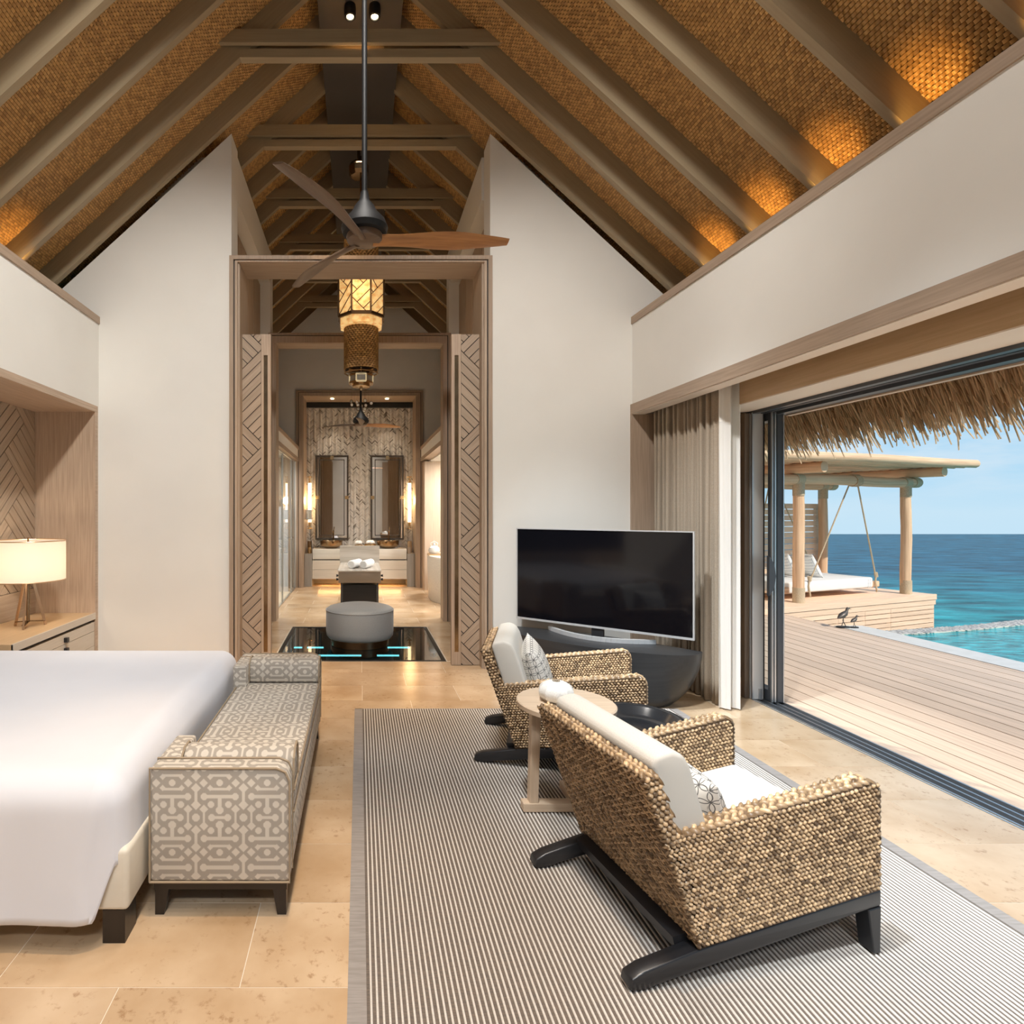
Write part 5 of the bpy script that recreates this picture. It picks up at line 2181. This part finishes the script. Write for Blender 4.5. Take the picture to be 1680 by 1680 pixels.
# alcove and bathroom downlights
for x in (-.56, .56):
    d = thing('alcove_downlight', '%s tiny downlight in the alcove head' % ('left' if x < 0 else 'right'), 'downlight', (x, 11.72, 3.835), 'alcove downlights')
    m = MB().lathe([(.035, 3.835), (.035, 3.826), (0, 3.824)], x, 11.72, 14)
    build('lens', m, 'lens_glow', d)
    lamp('alcove_spot', 'SPOT', (x, 11.66, 3.82), 42, (1, .80, .58), (0, .10, -1), spot_size=math.radians(75), spot_blend=.8, shadow_soft_size=.04)
lamp('vanity_glow', 'AREA', (0, 11.77, .136), 5, (1, .55, .2), (0, -.1, -1), shape='RECTANGLE', size=1.7, size_y=.05)
# ================================================================== OUTSIDE
# deck boards parallel to the doors
dk = MB().box(3.42, 6.42, -9.0, 8.9, -.25, -.05)
deck = struct('deck', dk, 'groove_black', 'bleached timber deck outside the sliding doors', 'deck')
x = 3.425
bi = 0
while x < 6.40:
    wdt = min(.172, 6.415 - x)
    ys = [-6.0, -3.2 + random.random() * 2, 1.0 + random.random() * 2.2, 4.9 + random.random() * 2.4, 8.9]
    if bi % 3 == 1:
        ys = [-6.0, -1.5 + random.random(), 2.4 + random.random() * 1.5, 8.9]
    if bi % 3 == 2:
        ys = [-6.0, -2 + random.random(), 8.9]
    for a, b in zip(ys[:-1], ys[1:]):
        m = MB().box(x, x + wdt, a + .003, b - .003, -.05, -.018)
        build('board', m, 'deck_board', deck, loc=(x, a, -.05), grain=(0, 1, 0))
    x += wdt + .012
    bi += 1
# terrace behind the viewer
m = MB().box(-6, 3.4, -9, -3.61, -.25, -.02)
struct('terrace', m, 'deck_board', 'timber terrace behind the room', 'deck', grain=(0, 1, 0))

# pool: coping, curved pebble rim, water
m = MB()
ys = [-6, -3.2, -.6, 1.9, 4.4, 6.0, 7.75]
cp = MB().box(6.42, 6.80, -6, 7.80, -.5, -.04)
coping = struct('pool_coping', cp, 'grout', 'pale stone coping along the pool', 'coping')
for a, b in zip(ys[:-1], ys[1:]):
    m = MB().box(6.42, 6.80, a + .003, b - .003, -.045, -.012)
    build('slab', m, 'coping_stone', coping)
rim = []
for t in np.linspace(0, 1, 34):
    xx = 6.75 + 8.5 * t
    yy = 7.45 + .35 * t + 2.9 * t ** 1.4
    rim.append((xx, yy))
m = MB()
o_ = [(xx - .02, yy - .02) for xx, yy in rim]
poly = [(6.78, -6)] + [(xx, yy) for xx, yy in rim] + [(15.25, -6)]
m.prism(poly, 'XY', -1.2, -.085)
pool = build('pool', m, 'pool_water', None, loc=(9, 3, -.6))
tag(pool, 'turquoise infinity pool beside the deck', 'pool', kind='structure')
rm = thing('pool_rim', 'curved pebble rim along the far edge of the pool', 'pool rim', (9, 8, -.1))
m = MB()
vs, fs_ = [], []
for i, (xx, yy) in enumerate(rim):
    a = Vector((rim[min(i + 1, 33)][0] - rim[max(i - 1, 0)][0], rim[min(i + 1, 33)][1] - rim[max(i - 1, 0)][1], 0)).normalized()
    n = Vector((-a.y, a.x, 0))
    for d, z in ((0, -.11), (0, -.075), (.20, -.075), (.20, -1.3)):
        vs.append(Vector((xx, yy, z)) + n * d)
for i in range(33):
    for k in range(3):
        fs_.append((i * 4 + k, i * 4 + k + 1, i * 4 + k + 5, i * 4 + k + 4))
m.add(vs, fs_)
build('rim_wall', m, 'grout', rm)
V, F, T = [], [], []
for q in range(2600):
    t = random.random() ** 1.3 * 32.9
    i = int(t)
    fr = t - i
    xx = rim[i][0] * (1 - fr) + rim[i + 1][0] * fr
    yy = rim[i][1] * (1 - fr) + rim[i + 1][1] * fr
    a = Vector((rim[i + 1][0] - rim[i][0], rim[i + 1][1] - rim[i][1], 0)).normalized()
    n = Vector((-a.y, a.x, 0))
    c = Vector((xx, yy, -.074)) + n * (random.random() * .19 + .005)
    s = .018 + random.random() * .018
    o = len(V)
    V += [c + Vector((s, 0, 0)), c + Vector((.3 * s, s * .8, 0)), c + Vector((-.8 * s, .5 * s, 0)), c + Vector((-.8 * s, -.5 * s, 0)), c + Vector((.3 * s, -s * .8, 0)), c + Vector((0, 0, s * .5))]
    F += [(o + k, o + (k + 1) % 5, o + 5) for k in range(5)]
    T += [random.random()] * 6
build_np('pebbles', V, F, 'pebble', rm, T)

# sea
m = MB().grid(lambda u, v: (-90 + 330 * u, -70 + 137.3 * v, -1.2), 4, 4)
sea = build('sea', m, 'sea_water', None, loc=(0, 0, -1.2), rec=False)
tag(sea, 'rippled sea running from turquoise shallows to deep blue', 'sea', kind='structure')

# thatched eave: hanging palm strands
th = thing('thatched_eave', 'shaggy palm thatch eave hanging over the sliding doors', 'thatch', (4.5, 3.0, 2.2), kind='stuff')
V, F, T = [], [], []
for q in range(9000):
    y = -1.0 + random.random() * 9.2
    lay = random.random()
    x1 = 4.62 - .42 * lay + random.gauss(0, .02)
    z0 = RZ + .10 - RS * x1 + .28
    L = .40 + random.random() * .26
    if random.random() < .25:
        L += random.random() * .12
    lean = random.gauss(0, .10)
    x0 = x1 - .16
    zt = z0 + .20
    w_ = .008 + random.random() * .009
    pts = []
    bend = random.gauss(0, .05)
    for k in range(5):
        u = k / 4
        pts.append((x0 + (.16 + .10 * u) * u, y + lean * u * L + bend * u * u, zt - L * u * (.7 + .3 * u)))
    o = len(V)
    ww = [1, 1, .85, .6, .12]
    for k, p in enumerate(pts):
        V += [(p[0] - .004, p[1] - w_ * ww[k], p[2]), (p[0] + .006, p[1], p[2] + .003), (p[0] - .004, p[1] + w_ * ww[k], p[2])]
    for k in range(4):
        F += [(o + 3 * k, o + 3 * k + 1, o + 3 * k + 4, o + 3 * k + 3), (o + 3 * k + 1, o + 3 * k + 2, o + 3 * k + 5, o + 3 * k + 4)]
    tn = random.random()
    T += [tn] * 15
build_np('palm_strands', V, F, 'thatch', th, T)

# platform of the daybed
O = Vector((6.98, 9.11, 0))
E1 = Vector((.9375, .348, 0))
E2 = Vector((-.348, .9375, 0))
PZ = .08


def G(a, b, z): return O + E1 * a + E2 * b + Vector((0, 0, z))


def gbox(mb, a0, a1, b0, b1, z0, z1):
    vs = [G(a, b, z) for z in (z0, z1) for b in (b0, b1) for a in (a0, a1)]
    return mb.add(vs, [(0, 2, 3, 1), (4, 5, 7, 6), (0, 1, 5, 4), (2, 6, 7, 3), (0, 4, 6, 2), (1, 3, 7, 5)])


pf = thing('daybed_platform', 'raised timber platform with slatted sides over the water', 'platform', tuple(G(1.2, .8, -1.3)))
m = gbox(MB(), -1.5, 3.18, -.16, 2.1, -1.3, .045)
build('core', m, 'pit_dark', pf)
for k in range(13):
    a0 = -.2 + .18 * k
    m = gbox(MB(), -1.55, 3.23, a0, a0 + .17, .05, PZ)
    build('deck_board', m, 'platform_board', pf, loc=G(0, a0, 0), grain=E1)
m = gbox(MB(), -1.56, 3.25, -.225, -.20, -.01, PZ + .002)
build('fascia', m, 'platform_board', pf, grain=E1)
m = gbox(MB(), -1.56, 3.25, -.21, -.19, -.10, -.018)
build('fascia', m, 'platform_board', pf, grain=E1)
for k in range(8):
    z1 = -.108 - .078 * k
    for a0, a1 in ((-1.5, .62), (.625, 1.30), (1.305, 1.98), (1.985, 3.2)):
        m = gbox(MB(), a0, a1, -.205, -.185, z1 - .066, z1)
        build('slat', m, 'platform_board', pf, loc=G(a0, -.2, z1), grain=E1)
m = MB()
for a in (.62, 1.30, 1.98, 3.2):
    gbox(m, a - .03, a + .03, -.186, -.16, -1.3, -.02)
build('stud', m, 'platform_board', pf)
for k in range(8):
    z1 = -.01 - .085 * k
    m = gbox(MB(), 3.2, 3.22, -.2, 2.1, z1 - .075, z1)
    build('slat', m, 'platform_board', pf, grain=E2)

# pergola
pg = thing('pergola', 'rustic log pergola over the hanging daybed', 'pergola', tuple(G(1.4, .65, PZ)))
BD = 1.32
for a, b in ((0, 0), (2.816, 0), (0, BD), (2.816, BD)):
    m = MB()
    pts = [G(a + .006 * math.sin(z * 5 + a), b + .005 * math.sin(z * 4), z) for z in np.linspace(PZ, 2.0, 9)]
    m.tube(pts, [.079, .077, .080, .076, .078, .075, .077, .074, .075], 14)
    p_ = build('post', m, 'log', pg, smooth=True, grain=(0, 0, 1))
    m = MB().tube([G(a, b, PZ), G(a, b, PZ + .24)], .083, 14)
    build('rope_binding', m, 'rope', p_, smooth=True)
    m = MB().tube([G(a, b, 1.78), G(a, b, 1.98)], .080, 14)
    build('rope_binding', m, 'rope', p_, smooth=True)
for b in (0, BD):
    r_ = .085
    m = MB().tube([G(a, b, 2.04 + .012 * math.sin(a * 2)) for a in np.linspace(-1.0, 3.12, 10)], [r_ * k for k in (1, 1.02, .98, 1.03, 1, .99, 1.02, 1, .98, .97)], 14)
    p_ = build('beam', m, 'log', pg, smooth=True, grain=E1)
    for a in (-.12, 2.70, 2.98):
        m = MB().tube([G(a, b, 2.04), G(a + .16, b, 2.04)], .092, 14)
        build('rope_binding', m, 'rope', p_, smooth=True)
    m = MB()
    for k in range(5):
        a = 1.30 + .03 * k
        m.tube([G(a + .004 * q, b + .094 * math.cos(q * PI / 8), 2.045 + .094 * math.sin(q * PI / 8)) for q in range(17)], .012, 6, caps=False)
    build('rope_wrap', m, 'rope', p_)
for a in (-.15, 2.96):
    m = MB().tube([G(a, b, 2.205) for b in np.linspace(-.46, 1.9, 6)], [.085, .083, .086, .082, .085, .08], 14)
    build('cross_log', m, 'log', pg, smooth=True, grain=E2)
for k in range(17):
    b = -.58 + .15 * k
    r_ = .066 + .008 * random.random()
    ext = 3.62 + random.gauss(0, .03)
    m = MB().tube([G(a, b, 2.345 + .008 * math.sin(a * 1.7 + k)) for a in np.linspace(-1.9, ext, 8)], [r_ * (1 + random.gauss(0, .03)) for _ in range(8)], 10)
    build('roof_pole', m, 'log', pg, smooth=True, grain=E1)

# slatted screen behind
sn = thing('slat_screen', 'weathered slat screen standing behind the daybed', 'screen', tuple(G(.9, 1.52, PZ)))
for k in range(14):
    z = PZ + .03 + .113 * k
    m = gbox(MB(), -1.5, 2.93, BD + .12, BD + .145, z, z + .10)
    build('slat', m, 'platform_board', sn, loc=G(0, BD, z), grain=E1)
for a in (-.5, .9, 2.9):
    m = gbox(MB(), a - .04, a + .04, BD + .145, BD + .2, PZ, 1.66)
    build('upright', m, 'platform_board', sn)
# hanging daybed
hb = thing('hanging_daybed', 'white cushioned daybed hung on ropes from the pergola', 'daybed', tuple(G(1.3, .65, PZ)))
for b in (.18, 1.04):
    m = gbox(MB(), -.25, 2.42, b, b + .08, .20, .30)
    build('side_log', m, 'log', hb, bevel=.012)
m = gbox(MB(), -.2, 2.30, .2, 1.1, .19, .22)
build('slatted_base', m, 'platform_board', hb)
m = gbox(MB(), .05, 2.22, .17, 1.13, .195, .375)
build('mattress', m, 'white_cloth', hb, bevel=.03)
m = MB()
for a in (2.08, 2.13):
    gbox(m, a, a + .012, .166, .17, .20, .36)
    gbox(m, a, a + .012, .19, 1.1, .3755, .3765)
build('stripe', m, 'pillow_stripe', hb)
for b in (.16, 1.14):
    bb = 0 if b < .6 else BD
    for a, at in ((.52, 1.26), (2.28, 1.48)):
        m = MB()
        p0, p1 = G(a, b, .36), G(at, bb, 1.98)
        m.tube([p0 + (p1 - p0) * (q / 6) for q in range(7)], .011, 8)
        m.tube([G(a, b, .42), G(a - .02, b, .30), G(a, b - .01, .16), G(a + .02, b, .12)], .013, 8)
        m.tube([G(a - .01, b, .46), G(a + .01, b, .38)], .026, 8)
        build('rope', m, 'rope', hb)
for k, (a, b, z, r_) in enumerate(((1.26, .66, .53, 25), (.86, .80, .54, 10))):
    p = pillow_mesh('outdoor_pillow', 'pillow_stripe', .46, .16)
    tag(p, '%s striped white pillow propped on the hanging daybed' % ('right hand', 'left hand')[k], 'pillow', 'daybed pillows')
    n = (E1 * .85 + Vector((0, 0, .45)) - E2 * .25).normalized()
    up = Vector((0, 0, 1)) - n * n.z
    up.normalize()
    xa = up.cross(n)
    p.matrix_world = Matrix.Translation(G(a, b, z + .05)) @ (Matrix((xa, up, n)).transposed()).to_4x4()

# two bird sculptures on the coping
def bird(x, y, s, label):
    b = thing('bird_sculpture', label, 'sculpture', (x, y, -.012), 'wader sculptures')
    z0 = -.012
    m = MB().lathe([(.11 * s, z0), (.11 * s, z0 + .012), (0, z0 + .014)], x, y, 20, 1, .6)
    build('base_plate', m, 'groove_black', b)
    d = Vector((.95, .25, 0)).normalized()
    m = MB()
    for k, of in ((-1, -.02), (1, .03)):
        m.tube([Vector((x, y, z0 + .01)) + d * (of * 2 * s), Vector((x, y, z0 + .10 * s * 1.2)) + d * (of * -.4 * s), Vector((x, y, z0 + .17 * s * 1.1)) + d * (of * s * .6)], .006 * s, 6)
    build('legs', m, 'bird_metal', b)
    m = MB()
    c = [(-.13, .15, .004), (-.08, .175, .03), (-.02, .20, .048), (.04, .23, .042), (.075, .265, .022), (.085, .295, .02), (.10, .312, .022), (.12, .31, .013), (.155, .302, .004), (.18, .297, .002)]
    m.tube([Vector((x, y, z0 + q[1] * s)) + d * (q[0] * s) for q in c], [q[2] * s for q in c], 10)
    build('body', m, 'bird_metal', b, smooth=True)


bird(6.44, 7.63, .80, 'taller bronze wading bird on the pool coping')
bird(6.56, 7.60, .50, 'smaller bronze wading bird on the pool coping')
